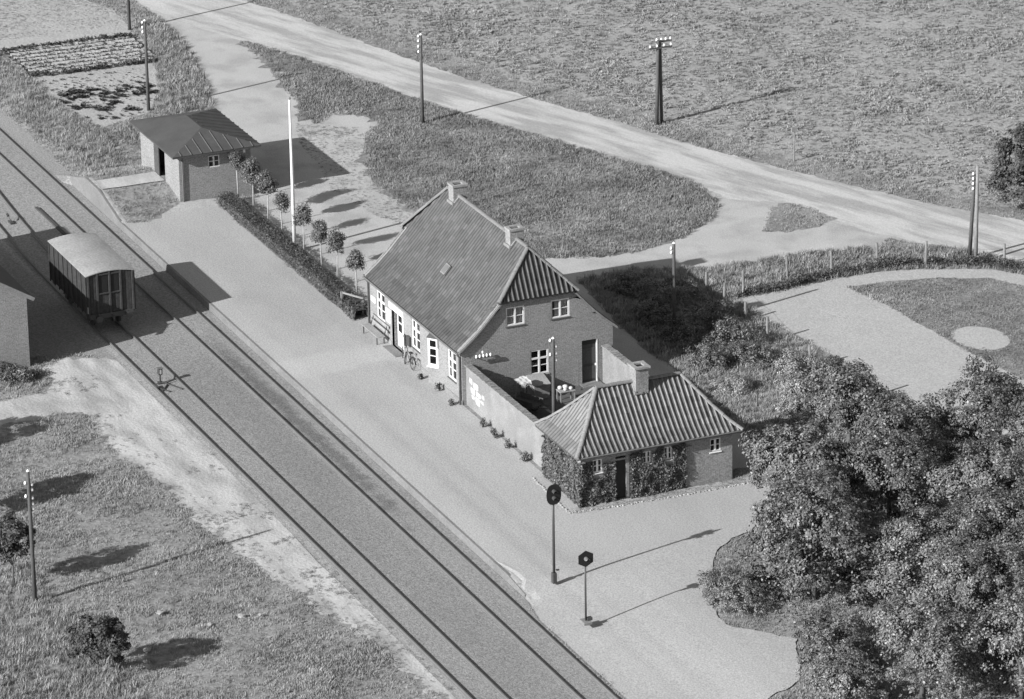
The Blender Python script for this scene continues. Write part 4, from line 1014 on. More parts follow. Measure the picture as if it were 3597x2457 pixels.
kk = bare & ((yard_mix & (rng.random(X.shape) < 0.35 + 0.7 * pn)) | ((X < -76) & inside(VEG, X, Y) & (rng.random(X.shape) < 0.6)) | (sandy & (rng.random(X.shape) < fade * (0.35 + pn))) | (sandy & (pn > 0.66) & (rng.random(X.shape) < 0.35)))
kk2 = kk & sandy & (rng.random(X.shape) < 0.35)
scatter('thin_turf', 'thin patchy turf on sand and gravel', 'grass', np.stack([X[kk], Y[kk], hz(X[kk], Y[kk]) + 0.01], 1), 0.35 + 0.5 * pn[kk], tufts_lawn)
scatter('weeds', 'small dark weeds on the sandy strip', 'weeds', np.stack([X[kk2] + 0.2, Y[kk2], hz(X[kk2], Y[kk2]) + 0.01], 1), 0.4 + 0.5 * pn[kk2], tufts_weed)
# field crop in rows running with the road
fx, fy = scatter_pts(210000); kf = inside(FIELD, fx, fy); fx = fx[kf]; fy = fy[kf]
th = math.radians(4); a_ = fx * math.cos(th) + fy * math.sin(th); b_ = -fx * math.sin(th) + fy * math.cos(th)
b_ = np.round(b_ / 0.42) * 0.42 + rng.normal(0, 0.07, b_.shape); fx = a_ * math.cos(th) - b_ * math.sin(th); fy = a_ * math.sin(th) + b_ * math.cos(th)
pf = vnoise(fx, fy, 4.0, 15) * 0.4 + vnoise(fx * 0.35, fy, 0.45, 16) * 0.6; kf = rng.random(fx.shape) < 0.45 + 0.5 * pf; fx, fy, pf = fx[kf], fy[kf], pf[kf]
scatter('field_crop', 'leafy crop filling the field beyond the road', 'crop', np.stack([fx, fy, hz(fx, fy)], 1), 0.35 + 1.1 * pf + rng.uniform(-0.1, 0.2, fx.shape), tufts_crop)

# ------------------------------------------------------------------ leaves, trees and shrubs
def leaf_tone(n, seed):
    t = np.clip(np.random.default_rng(seed + 9).lognormal(-0.06, 0.36, n), 0.5, 2.2); return np.repeat(t, 4)
def leaf_quads(C, size, normal_bias=None, seed=0, jitter=0.7):
    """C: leaf centres (n,3) -> folded-free quads with random orientation leaning outwards/up"""
    r2 = np.random.default_rng(seed); n = len(C)
    N = r2.normal(0, 1, (n, 3)); N /= np.linalg.norm(N, axis=1)[:, None]
    if normal_bias is not None: N = N * jitter + normal_bias
    N /= np.linalg.norm(N, axis=1)[:, None] + 1e-9
    A = np.cross(N, r2.normal(0, 1, (n, 3))); A /= np.linalg.norm(A, axis=1)[:, None] + 1e-9; B = np.cross(N, A)
    s = (size * r2.uniform(0.6, 1.35, n))[:, None]
    V = np.stack([C - A * s * 0.75, C + B * s * 0.42, C + A * s * 0.75, C - B * s * 0.42], 1).reshape(-1, 3)
    F = np.arange(4 * n).reshape(n, 4); return V, F
def crown_points(blobs, n, seed, clump=0.42, nclump=60, shell=0.55):
    """leaf centres grouped in clumps on the surface of a few ellipsoids; returns centres and outward directions"""
    r2 = np.random.default_rng(seed); vol = np.array([b[3] * b[4] * b[5] for b in blobs]) ** 0.67; pr = vol / vol.sum()
    nc = max(8, int(nclump)); bi = r2.choice(len(blobs), nc, p=pr); BL = np.array(blobs)
    D = r2.normal(0, 1, (nc, 3)); D[:, 2] = np.where(D[:, 2] < -0.35, -D[:, 2] * 0.6, D[:, 2]); D /= np.linalg.norm(D, axis=1)[:, None]
    rad = shell + (1.08 - shell) * r2.random(nc) ** 0.5
    CC = BL[bi, :3] + D * BL[bi, 3:6] * rad[:, None]
    cs = clump * r2.uniform(0.6, 1.4, nc)
    li = r2.choice(nc, n, p=cs ** 2 / (cs ** 2).sum())
    E = r2.normal(0, 1, (n, 3)); E /= np.linalg.norm(E, axis=1)[:, None]
    loose = r2.random(n) < 0.10
    bj = r2.choice(len(blobs), n, p=pr); D2 = r2.normal(0, 1, (n, 3)); D2[:, 2] = np.where(D2[:, 2] < -0.35, -D2[:, 2] * 0.6, D2[:, 2]); D2 /= np.linalg.norm(D2, axis=1)[:, None]
    PL = BL[bj, :3] + D2 * BL[bj, 3:6] * (0.75 + 0.33 * r2.random(n))[:, None]
    P = CC[li] + E * (cs[li] * r2.random(n) ** 0.45)[:, None] * np.array([1.0, 1.0, 0.75])
    bias = D[li] * 0.85 + E * 0.45 + np.array([0, 0, 0.25])
    P[loose] = PL[loose]; bias[loose] = D2[loose] + np.array([0, 0, 0.4])
    return P, bias
def tree(name, label, loc, blobs, n, size, seed, mat='m_leaf', trunk=None, cat='tree', group=None, clump=0.42, nclump=70, barkm='m_bark', shell=0.55):
    t = thing(name, label, cat, loc, 0, group)
    P, bias = crown_points(blobs, n, seed, clump, nclump, shell)
    P[:, 2] = np.maximum(P[:, 2], 0.03)
    V, F = leaf_quads(P, size, bias, seed + 1, 0.8)
    np_mesh('crown', V, F, mat, t, leaf_tone(len(F), seed))
    if trunk:
        r0, hgt = trunk; rr = random.Random(seed); mbt = MB()
        top = (rr.uniform(-0.1, 0.1), rr.uniform(-0.1, 0.1), hgt)
        mbt.tube([(0, 0, -0.1), (top[0] * 0.5, top[1] * 0.5, hgt * 0.5), top], [r0, r0 * 0.8, r0 * 0.55], 8)
        for b in blobs:
            for q in range(2):
                e_ = Vector(b[:3]) + Vector((rr.uniform(-.5, .5) * b[3], rr.uniform(-.5, .5) * b[4], rr.uniform(-.2, .6) * b[5]))
                mid = Vector(top).lerp(e_, 0.5) + Vector((0, 0, 0.1 * b[5])); mbt.tube([Vector(top) * 0.9, mid, e_], [r0 * 0.45, r0 * 0.28, r0 * 0.1], 6)
        mbt.build('trunk', barkm, t, smooth=True)
    return t

# wood at the right edge: crowns placed where their tops stand, trunk below
WOOD = [
 ('dense leafy tree next to the corner of the ivy outbuilding', (22.6, 8.6), 3.0, (2.6, 2.4, 2.2), 15000, 0.13, 'm_leaf_light'),
 ('dark round topped tree beside the garden path', (16.2, 14.8), 3.0, (1.9, 2.0, 2.2), 11000, 0.12, 'm_leaf'),
 ('broad dark tree behind the low pale bush', (31.0, 5.4), 3.2, (3.2, 2.6, 2.7), 19000, 0.13, 'm_leaf'),
 ('tree in the middle of the wood beside deep shade', (25.4, 12.4), 3.0, (2.2, 2.2, 2.2), 11000, 0.12, 'm_leaf'),
 ('tall tree with a spire like top against the garden path', (20.5, 20.0), 3.1, (2.2, 2.0, 2.3), 11000, 0.12, 'm_leaf'),
 ('tree at the right edge below the garden path', (24.5, 22.0), 2.9, (2.4, 2.2, 2.2), 10000, 0.12, 'm_leaf'),
 ('pale green tree at the right edge of the wood', (29.5, 15.8), 3.0, (2.8, 2.5, 2.3), 13000, 0.12, 'm_leaf_light'),
 ('fine leaved pale tree rising at the lower right', (36.2, 8.8), 3.0, (3.2, 2.4, 2.5), 18000, 0.11, 'm_leaf_light'),
 ('tree filling the lower right corner of the wood', (41.0, 9.4), 3.1, (3.0, 2.6, 2.4), 16000, 0.11, 'm_leaf_light'),
 ('tree at the bottom edge in front of the wood', (43.5, 4.6), 2.6, (2.6, 2.0, 2.1), 12000, 0.11, 'm_leaf_light'),
 ('tree in the second row of the wood above the bottom edge', (39.0, 12.6), 2.9, (2.6, 2.4, 2.2), 11000, 0.12, 'm_leaf'),
 ('tree behind the dark round topped tree', (20.0, 15.6), 2.6, (2.2, 2.0, 2.0), 9000, 0.12, 'm_leaf'),
 ('tree at the bottom right corner', (46.0, 8.4), 2.9, (2.6, 2.4, 2.2), 10000, 0.12, 'm_leaf_light'),
 ('tree at the right edge above the pale tree', (29.5, 20.0), 2.9, (2.4, 2.4, 2.2), 9000, 0.12, 'm_leaf'),
 ('small tree between outbuilding tree and broad dark tree', (26.6, 7.6), 2.4, (1.9, 1.9, 1.9), 8000, 0.12, 'm_leaf'),
 ('tree at the right edge beside pale fine leaved tree', (35.0, 14.0), 3.0, (2.7, 2.3, 2.3), 12000, 0.12, 'm_leaf'),
]
for i, (lab, (x, y), zc, (rx, ry, rz2), n, sz, mt) in enumerate(WOOD):
    rx *= 1.22; ry *= 1.22; n = int(n * 1.8); sz *= 0.82; zc *= 1.0; rz2 *= 1.25
    rr = random.Random(100 + i); bl = [(0, 0, zc, rx * 0.72, ry * 0.72, rz2 * 0.85)]
    for q in range(6):
        a = rr.uniform(0, 6.283); d = rr.uniform(0.40, 0.62); bl.append((rx * d * math.cos(a), ry * d * math.sin(a), zc + rr.uniform(-0.95, 0.5) * rz2, rx * rr.uniform(.32, .5), ry * rr.uniform(.32, .5), rz2 * rr.uniform(.3, .48)))
    if 'spire' in lab: bl.append((-0.9, 0.6, zc + 2.4, 0.6, 0.5, 1.0))
    tree('deciduous_tree', lab, (x, y, hz1(x, y)), bl, n, sz, 200 + 7 * i, mt, (0.16, zc * 0.7), group='trees of the small wood', clump=0.36, nclump=230, shell=0.85)
# shrubs at the edges of the wood
def shrub(label, x, y, rx, ry, h, n, size, seed, mat, name='shrub', group=None, clump=0.25, nclump=60, cat='shrub'):
    rr = random.Random(seed); bl = [(0, 0, h * 0.45, rx * .8, ry * .8, h * .5)]
    for q in range(4):
        a = rr.uniform(0, 6.283); bl.append((rx * .5 * math.cos(a), ry * .5 * math.sin(a), h * rr.uniform(.3, .6), rx * .5, ry * .5, h * .4))
    bl.append((0, 0, h * .18, rx * .95, ry * .95, h * .3))
    return tree(name, label, (x, y, hz1(x, y)), bl, n, size, seed, mat, (0.05, h * 0.4), cat=cat, group=group, clump=clump, nclump=nclump)
shrub('low pale bush at the edge of the gravel in front of the dark tree', 29.8, 1.7, 2.6, 1.5, 1.3, 14000, 0.06, 501, 'm_leaf_light', nclump=160, clump=.2)
shrub('small low bush on the gravel at the bottom edge', 38.0, 3.0, 2.8, 1.7, 2.4, 12000, 0.08, 502, 'm_leaf', nclump=130)
shrub('fine leaved bush at the bottom edge beside the gravel', 42.2, 1.6, 2.6, 1.8, 2.2, 11000, 0.08, 510, 'm_leaf_light', nclump=120)
shrub('big dark shrub at the right edge beside the road', -15.6, 43.6, 3.2, 2.8, 5.4, 26000, 0.11, 503, 'm_leaf_dark', clump=.35, nclump=200)
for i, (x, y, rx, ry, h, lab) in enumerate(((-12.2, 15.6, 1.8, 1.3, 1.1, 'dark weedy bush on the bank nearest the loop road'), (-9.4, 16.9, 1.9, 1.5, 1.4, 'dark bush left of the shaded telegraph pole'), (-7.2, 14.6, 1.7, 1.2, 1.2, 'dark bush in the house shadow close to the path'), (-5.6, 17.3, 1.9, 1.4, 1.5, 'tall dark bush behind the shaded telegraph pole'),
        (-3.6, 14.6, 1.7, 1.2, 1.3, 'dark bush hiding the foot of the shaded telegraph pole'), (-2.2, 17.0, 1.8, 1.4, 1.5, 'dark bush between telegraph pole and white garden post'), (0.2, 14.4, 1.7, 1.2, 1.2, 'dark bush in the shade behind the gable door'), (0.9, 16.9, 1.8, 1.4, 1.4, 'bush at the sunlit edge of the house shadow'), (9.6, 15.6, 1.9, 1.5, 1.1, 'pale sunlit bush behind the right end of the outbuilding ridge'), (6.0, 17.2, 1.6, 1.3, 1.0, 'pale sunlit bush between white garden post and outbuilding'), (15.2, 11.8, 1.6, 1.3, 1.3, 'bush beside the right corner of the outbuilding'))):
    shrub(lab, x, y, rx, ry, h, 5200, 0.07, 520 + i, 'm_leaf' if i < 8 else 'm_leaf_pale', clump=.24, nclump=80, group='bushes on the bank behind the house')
shrub('pale overgrown bush next to the white garden post', 3.2, 18.4, 1.9, 1.3, 1.0, 7000, 0.06, 504, 'm_leaf_pale')
shrub('straw coloured bush in the tall grass behind the outbuilding ridge', 4.2, 13.9, 1.5, 1.0, 0.8, 5000, 0.055, 505, 'm_leaf_pale')
shrub('bush of mixed weeds along garden path edge', 8.8, 19.2, 1.9, 1.2, 1.0, 6000, 0.07, 507, 'm_leaf_light')
shrub('bushy growth joining the wood below the garden path', 13.2, 18.8, 2.1, 1.4, 1.3, 7000, 0.07, 508, 'm_leaf_light')
shrub('dark bush at the corner of the goods shed', -15.2, -20.4, 1.3, 1.5, 0.7, 3500, 0.08, 509, 'm_leaf')
ux, uy = scatter_pts(26000, [(15, 10.2), (19.5, 9.2), (22.5, 6.2), (26, 3.2), (32, 1.8), (36, 3.4), (40, 1.2), (52, -4), (52, 14), (30, 25), (22, 23.5), (14, 19.5), (10, 16)]); un = vnoise(ux, uy, 1.6, 71)
Vu, Fu = leaf_quads(np.stack([ux, uy, G0 + 0.1 + rng.random(ux.shape) * (0.3 + 1.1 * un)], 1), 0.12, np.tile((0, 0, .6), (len(ux), 1)), 72)
tag(np_mesh('undergrowth', Vu, Fu, 'm_leaf', None, leaf_tone(len(Fu), 7)), 'leafy undergrowth on the floor of the small wood', 'undergrowth', kind='stuff')
# left foreground trees
tree('young_tree', 'dark young tree behind the telegraph pole at the left edge', (12.2, -28.9, T0), [(0, 0, 2.5, .95, .95, 1.3), (0.2, 0.3, 1.7, .7, .7, .7), (-.3, -.4, 1.8, .8, .8, .7)], 8500, 0.09, 601, 'm_leaf_dark', (0.06, 1.2), clump=.25, nclump=60)
tree('young_tree', 'dark bushy young tree standing in the grass at lower left', (24.1, -28.5, T0), [(0, 0, 1.8, 1.35, 1.3, 1.15), (.2, .5, 2.3, .7, .7, .6), (-.3, -.5, 1.5, 1.0, 1.0, .9), (.3, .4, 1.5, 1.0, 1.0, .9), (0, 0, 2.6, .8, .8, .5)], 20000, 0.085, 602, 'm_leaf_dark', (0.05, 0.7), clump=.25, nclump=60)
tree('young_tree', 'leafy tree beyond the left edge casting its shadow on the grass', (2.6, -29.4, T0), [(0, 0, 2.8, 1.2, 1.2, 1.5), (.3, .3, 1.9, 1.0, 1.0, .9)], 8000, 0.12, 603, 'm_leaf_dark', (0.07, 1.3), clump=.3, nclump=60)
tree('young_tree', 'leafy tree beyond the left edge near the sand track', (-6.3, -29.3, T0), [(0, 0, 2.9, 1.4, 1.3, 1.6), (.3, .4, 1.9, 1.1, 1.0, .9)], 8000, 0.12, 604, 'm_leaf_dark', (0.08, 1.5), clump=.3, nclump=60)

# hedge and the row of standard trees by the platform
P = []; B = []
n = 15000
hx = rng.uniform(-37.3, -14.6, n); hy = rng.uniform(-0.48, 0.55, n); top = (0.62 + 0.22 * vnoise(hx, hy, 0.6, 33) + 0.04 * np.sin(hx * 2.1)) * (1 - 0.35 * (hy / 0.6) ** 4)
face = rng.random(n); hzv = np.where(face < 0.5, top, rng.uniform(0.05, 1, n) * top)
hy = np.where(face >= 0.75, 0.55 + rng.normal(0, .04, n), np.where(face >= 0.5, -0.48 + rng.normal(0, .04, n), hy))
hw = 0.12 * (vnoise(hx, hy * 0, 1.5, 34) - .5); hy = hy + hw
P = np.stack([hx, hy, hzv + G0 + rng.normal(0, .05, n)], 1)
bias = np.stack([rng.normal(0, .2, n), np.where(face >= 0.75, 1.0, np.where(face >= 0.5, -1.0, 0.0)), np.where(face < 0.5, 1.0, 0.3)], 1)
Vh, Fh = leaf_quads(P, 0.07, bias, 35)
hed = thing('hedge', 'low clipped dark hedge along the back of the platform', 'hedge', (-26, 0, G0))
np_mesh('foliage', Vh - np.array([-26, 0, G0]), Fh, 'm_leaf_dark', hed, leaf_tone(len(Fh), 5))
cb_ = MB(); xx = np.linspace(-37.2, -14.8, 40)
for x in xx: cb_.v += [(x + 26, -0.40, 0), (x + 26, -0.30, 0.52), (x + 26, 0.36, 0.52), (x + 26, 0.46, 0)]
for i in range(39):
    for q in range(3): cb_.f.append((4 * i + q, 4 * i + 4 + q, 4 * i + 5 + q, 4 * i + 1 + q))
cb_.build('branches', 'm_wooddark', hed)
TREEX = [-37.15, -34.5, -31.9, -29.2, -25.75, -22.9, -20.4, -17.3]
TLAB = ['standard tree nearest the freight shed wall', 'largest standard tree of the hedge row, second from the freight shed', 'third standard tree from the freight shed in the hedge row', 'thin crowned standard tree just before the flagpole',
        'standard tree just behind the flagpole', 'sixth standard tree from the freight shed in the hedge row', 'standard tree second from the station house in the hedge row', 'standard tree nearest the station house by the fence']
for i, x in enumerate(TREEX):
    s = [1.05, 1.4, 1.15, 0.9, 1.0, 1.0, 1.05, 0.98][i]; rr = random.Random(40 + i)
    h0 = 2.5 + rr.uniform(-.15, .12); bl = [(0, 0, h0, .44 * s, .44 * s, .72 * s), (rr.uniform(-.15, .15), rr.uniform(-.15, .15), h0 + .3 * s, .32 * s, .32 * s, .5 * s), (rr.uniform(-.2, .2), rr.uniform(-.2, .2), h0 - .25, .38 * s, .38 * s, .42 * s), (rr.uniform(-.3, .3), rr.uniform(-.3, .3), h0 + rr.uniform(-.3, .5), .2, .2, .3)]
    tree('standard_tree', TLAB[i], (x, 0.82 + rr.uniform(-.08, .08), G0), bl, [3000, 5200, 4600, 2600, 3800, 3800, 3900, 3500][i], 0.07, 700 + i, 'm_leaf', (0.05, 2.35), group='standard trees along the platform hedge', clump=.24, nclump=60, barkm='m_barklight', shell=0.15)

# ivy on the outbuilding, three separate growths
def ivy(label, wallspec, n, seed, size=0.12):
    """wallspec: list of (axis, c, a0, a1, z0, z1, outsign, weight)"""
    r2 = np.random.default_rng(seed); ws = np.array([w[7] for w in wallspec], float); ch = r2.choice(len(wallspec), n, p=ws / ws.sum()); P = np.zeros((n, 3)); Bn = np.zeros((n, 3))
    for q, (ax, c, a0, a1, z0, z1, sg, _) in enumerate(wallspec):
        m_ = ch == q; k = m_.sum(); a = r2.uniform(a0, a1, k); z = r2.uniform(z0, z1, k)
        thick = 0.05 + 0.24 * vnoise(a * 3.1, z * 3.1 + 40 * q, 1.2, seed) ** 1.5
        edge = np.minimum(a - a0, a1 - a); keepz = z1 - 0.5 * vnoise(a * 2, a * 0, 0.8, seed + 3); z = np.minimum(z, keepz)
        d = thick * r2.random(k) ** 0.4
        if ax == 'x': P[m_] = np.stack([c + sg * d, a, z], 1); Bn[m_] = (sg, 0, 0.55)
        else: P[m_] = np.stack([a, c + sg * d, z], 1); Bn[m_] = (0, sg, 0.55)
    ctr = P.mean(0); ctr[2] = P[:, 2].min()
    t = thing('ivy', label, 'ivy', tuple(float(v) for v in ctr))
    V_, F_ = leaf_quads(P - ctr, size, Bn, seed + 1, jitter=0.9); np_mesh('leaves', V_, F_, 'm_ivy', t, leaf_tone(len(F_), 8))
    st = MB()
    for q, (ax, c, a0, a1, z0, z1, sg, _) in enumerate(wallspec):
        for k in range(4):
            a = a0 + (a1 - a0) * (k + 0.5) / 4; pts = [(c + sg * 0.03, a, z0), (c + sg * 0.03, a + .1, (z0 + z1) / 2), (c + sg * 0.03, a - .05, z1 - .3)]
            if ax == 'y': pts = [(p[1], p[0], p[2]) for p in pts]
            st.tube([Vector(p) - Vector(ctr) for p in pts], [0.02, 0.014, 0.006], 5)
    st.build('stems', 'm_bark', t)
ivy('thick ivy over the track side wall and near corner of the outbuilding', [('y', wy0, 11.15, 15.9, 0.25, 2.95, -1, 3.2), ('x', wx1, -0.25, 0.60, 0.25, 2.9, 1, 1.0), ('x', wx1, 0.60, 1.2, 0.25, 1.9, 1, 0.6)], 9000, 801, 0.095)
ivy('narrow ivy growth left of the outbuilding door', [('x', wx1, 1.2, 1.82, 0.25, 2.75, 1, 1)], 1500, 802, 0.095)
ivy('wide ivy growth right of the outbuilding door', [('x', wx1, 2.66, 3.38, 0.25, 2.95, 1, 1.0), ('x', wx1, 3.38, 4.6, 0.25, 1.95, 1, 1.1), ('x', wx1, 5.02, 5.78, 0.25, 2.9, 1, 1.0), ('x', wx1, 3.9, 4.55, 1.9, 2.9, 1, 0.4), ('x', wx1, 4.55, 5.05, 0.25, 1.9, 1, 0.5)], 5200, 803, 0.095)

# flower bed along courtyard wall and house foot
for i, (x, y, s, lab) in enumerate(((3.42, -0.25, .8, 'small dark plant in the bed nearest the white wall patches'), (5.14, -0.3, .9, 'branching plant in the bed under the courtyard wall'), (6.78, -0.25, .9, 'drooping plant in the wall bed'),
        (8.79, -0.2, 1.1, 'tall dark plant in the bed next to the ivy'), (-2.48, -0.35, .8, 'dark bushy plant under the last window of the house front'), (-0.3, -0.5, .6, 'low plant at the foot of the downpipe'), (-4.6, -0.55, .5, 'small weed beside the bay window'))):
    shrub(lab, x, y, .21 * s, .2 * s, .62 * s, 170, 0.07, 900 + i, 'm_leaf_dark', 'bed_plant', clump=.13, nclump=14, cat='plant')
# stones edging the bed in front of the outbuilding
r2 = random.Random(3)
P0 = [(11.0, -0.75), (16.25, -0.95), (16.45, 1.9), (16.55, 5.4), (16.5, 9.1)]
stm = []
for sdx in range(4):
    b = bmesh.new(); bmesh.ops.create_icosphere(b, subdivisions=1, radius=0.5)
    for v in b.verts: v.co *= random.uniform(0.75, 1.2)
    me = bpy.data.meshes.new('edging_stone'); b.to_mesh(me); b.free(); me.materials.append(MATS['m_stone']); stm.append(me)
edg = thing('stone_edging', 'row of rough stones edging the bed in front of the ivy outbuilding', 'edging', (16.3, 4.0, G0))
cnt = 0
for (a, b) in zip(P0[:-1], P0[1:]):
    a = Vector(a); b = Vector(b); Ls = (b - a).length; q = 0.0
    while q < Ls:
        p = a.lerp(b, q / Ls); sz = r2.uniform(0.08, 0.16)
        o = bpy.data.objects.new('edging_stone', stm[cnt % 4]); COL.objects.link(o); o.parent = edg; o.location = (p.x + r2.uniform(-.05, .05) - 16.3, p.y + r2.uniform(-.05, .05) - 4.0, 0.03)
        o.scale = (sz, sz * r2.uniform(.8, 1.3), sz * 0.7); o.rotation_euler = (0, 0, r2.uniform(0, 6.28)); cnt += 1; q += sz * 1.15
gb_x = rng.uniform(15.7, 16.45, 700); gb_y = rng.uniform(-0.7, 9.0, 700)
scatter('bed_growth', 'low ground cover in the bed at the foot of the outbuilding', 'ground cover', np.stack([gb_x, gb_y, np.full(700, G0 + .01)], 1), rng.uniform(0.25, 0.6, 700), tufts_lawn)

# pale stones lying in the left grass
for i, (x, y, s, lab) in enumerate(((18.57, -23.54, .42, 'flat pale stone left of the middle in the lower grass'), (20.6, -20.12, .45, 'largest pale stone in the lower grass'), (20.93, -21.83, .35, 'pale stone between two others in the lower grass'), (22.4, -25.55, .4, 'pale stone beside the bushy young tree'), (20.87, -19.26, .25, 'small pale stone nearest the sand strip'))):
    o = bpy.data.objects.new('field_stone', stm[i % 4]); COL.objects.link(o); o.location = (x, y, T0 + 0.15); o.scale = (s, s, s * .6); tag(o, lab, 'stone')

# ------------------------------------------------------------------ vegetable plot
vt = tuft_collection('potato_plant', [('m_leaf_dark', 18, 0.30, 0.20, 0.11, 91 + s, 1.1, True) for s in range(3)])
VP = []; VS = []
for r_i, x0 in enumerate(np.linspace(-73.2, -66.9, 9)):
    for y in np.arange(-2.6, 6.4, 0.20):
        xx = x0 + random.uniform(-.08, .08) + 0.03 * (y - 2); yy = y + random.uniform(-.08, .08)
        if inside(VEG, np.array([xx]), np.array([yy]))[0] and random.random() < (0.95 if r_i != 8 else 0.75):
            VP.append((xx, yy, G0 + .02)); VS.append(random.uniform(.62, .82) * (1.45 if r_i in (0, 8) else 1.0))
for _ in range(260):
    xx, yy = random.uniform(-66, -56), random.uniform(-2.6, 4.2)
    if inside(VEG, np.array([xx]), np.array([yy]))[0]: VP.append((xx, yy, G0 + .02)); VS.append(random.uniform(.15, .4))
scatter('vegetable_rows', 'rows of low leafy vegetables with seedlings in the pale soil', 'vegetables', np.array(VP), np.array(VS), vt)
# ridged soil under the rows
mb = MB()
for x0 in np.linspace(-73.2, -67.7, 8):
    mb.add([(x0 - .3, -2.4, G0 + .012), (x0 + .3, -2.4, G0 + .012), (x0 + .55, 6.2, G0 + .012), (x0 - .05, 6.2, G0 + .012), (x0, -2.4, G0 + .16), (x0 + .25, 6.2, G0 + .16)], [(0, 4, 5, 3), (4, 1, 2, 5), (0, 1, 4), (3, 5, 2)])
tag(mb.build('soil_ridges', 'm_soil'), 'ridged pale soil between the vegetable rows', 'soil', kind='stuff')
cab = None; rr = random.Random(77); CAB = []
for i in range(46):
    t = i / 46; CAB.append((-61.5 + rr.uniform(-1.2, 1.4) + 0.04 * i * 0, -2.4 + 6.4 * t + rr.uniform(-.2, .2)))
CAB += [(-58.6 + rr.uniform(-.9, .9), -2.3 + 3.6 * k / 14 + rr.uniform(-.2, .2)) for k in range(14)] + [(-57.4, 0.77), (-57.2, 1.2), (-56.4, -1.4), (-56.2, -0.6)]
cabm = [tuft_mesh('cabbage', 'm_leaf_dark', 22, 0.34, 0.12, 0.24, 300 + s, 1.2, True) for s in range(3)]
for i, (x, y) in enumerate(CAB):
    o = bpy.data.objects.new('cabbage_plant', cabm[i % 3]); COL.objects.link(o); o.location = (x, y, G0 + 0.01); o.rotation_euler = (0, 0, rr.uniform(0, 6.28)); s = rr.uniform(.5, .95); o.scale = (s, s, s)
    tag(o, 'dark broad leaved cabbage plant on the pale soil behind the freight shed', 'cabbage', 'cabbage plants in the vegetable plot')

# ------------------------------------------------------------------ telegraph poles
def insulator(parent, p, side, off=0.16):
    """white porcelain insulator on an iron hook"""
    p = Vector(p); q = p + Vector(side) * off
    i_ = MB().tube([q + Vector((0, 0, -0.03)), q + Vector((0, 0, 0.02)), q + Vector((0, 0, 0.09)), q + Vector((0, 0, 0.13))], [0.06, 0.075, 0.055, 0.03], 8).build('insulator', 'm_porcelain', parent, smooth=True)
    MB().tube([p, q + Vector((0, 0, -0.06)), q], 0.014, 5).build('hook', 'm_iron', i_)
def pole(label, x, y, z, h, ins, r0=0.12, r1=0.085, cap=False, name='telegraph_pole'):
    t = thing(name, label, 'pole', (x, y, z))
    MB().tube([(0, 0, -0.3), (0, 0, h * 0.5), (0, 0, h - 0.05), (0, 0, h)], [r0, (r0 + r1) / 2, r1, r1 * 0.55], 10).build('pole', 'm_polewood', t, smooth=True)
    for (dz, sd) in ins: insulator(t, (0, 0, h - dz), sd)
    if cap: MB().tube([(0, 0, h + 0.002), (0, 0, h + 0.09)], [0.09, 0.03], 8).build('pole_cap', 'm_porcelain', t)
    return t
YP, YN, XP, XN = (0, 1, 0), (0, -1, 0), (1, 0, 0), (-1, 0, 0)
pole('telegraph pole standing in the rough grass at the left edge', 14.44, -28.53, T0, 6.85, [(.62, YN), (1.3, YN), (.75, YP), (1.02, YP), (1.45, YP), (1.75, YP), (2.0, YP)], cap=True)
pole('telegraph pole at the edge of the vegetable plot behind the freight shed', -56.88, 1.95, G0, 5.98, [(.12, YN), (.45, YN), (.75, YN)], cap=True)
pole('telegraph pole cut off by the top edge near the vegetable plot', -74.6, 6.71, G0, 6.6, [(.2, YN), (.5, YN)])
pole('telegraph pole in the grass between drive and road', -46.55, 16.7, G0, 5.87, [(.1, YN), (.42, YN), (.78, YN), (1.12, YN)], cap=True)
pole('telegraph pole in the shadow behind the station house', -5.33, 14.97, G0, 5.2, [(.3, YN), (.55, YN)], cap=True, r0=.1)
pole('telegraph pole rising out of the courtyard beside the outbuilding', 6.6, 2.45, G0, 5.62, [(.12, YN), (.9, YN), (.5, YP), (.88, YP), (1.26, YP)], cap=True)
# double poles
dp = thing('double_pole', 'double telegraph pole with crossarms and many insulators in the field', 'pole', (-39.95, 30.15, G0))
MB().tube([(0.15, -0.25, -.3), (0.05, -0.08, 5.5)], [.13, .1], 10).tube([(-0.15, 0.22, -.3), (-0.03, 0.08, 5.5)], [.13, .1], 10).build('pole', 'm_polewood', dp, smooth=True)
for (zz, ya, yb, xo) in ((5.05, -0.75, 0.85, 0.14), (5.35, -0.15, 0.95, -0.16)):
    MB().box((xo - 0.04, ya, zz - 0.05), (xo + 0.04, yb, zz + 0.05)).build('crossarm', 'm_polewood', dp)
    for k in range(4): insulator(dp, (xo, ya + 0.08 + k * (yb - ya - .16) / 3, zz + 0.02), (0, 0, 1), .08)
ap = thing('double_pole', 'slanting double telegraph pole beside the road at the right edge', 'pole', (-8.4, 35.45, G0))
MB().tube([(0.44, -.07, -.3), (0.1, 0.12, 5.85)], [.12, .09], 10).build('pole', 'm_wood', ap, smooth=True)
MB().tube([(-.54, .04, -.3), (-0.05, 0.02, 5.2)], [.12, .09], 10).build('pole', 'm_polewood', ap, smooth=True)
for k in range(4): insulator(ap, (0.08, .06, 5.35 - .3 * k), YN, .2)
fp = thing('field_post', 'thin post with small plate at the edge of the field', 'post', (-29.5, 34.44, G0))
MB().tube([(0, 0, -.1), (0, .02, 2.15)], [.05, .045], 6).build('post', 'm_wood', fp)
MB().box((-.02, -.2, 1.9), (.05, .16, 2.2)).build('plate', 'm_woodlight', fp)

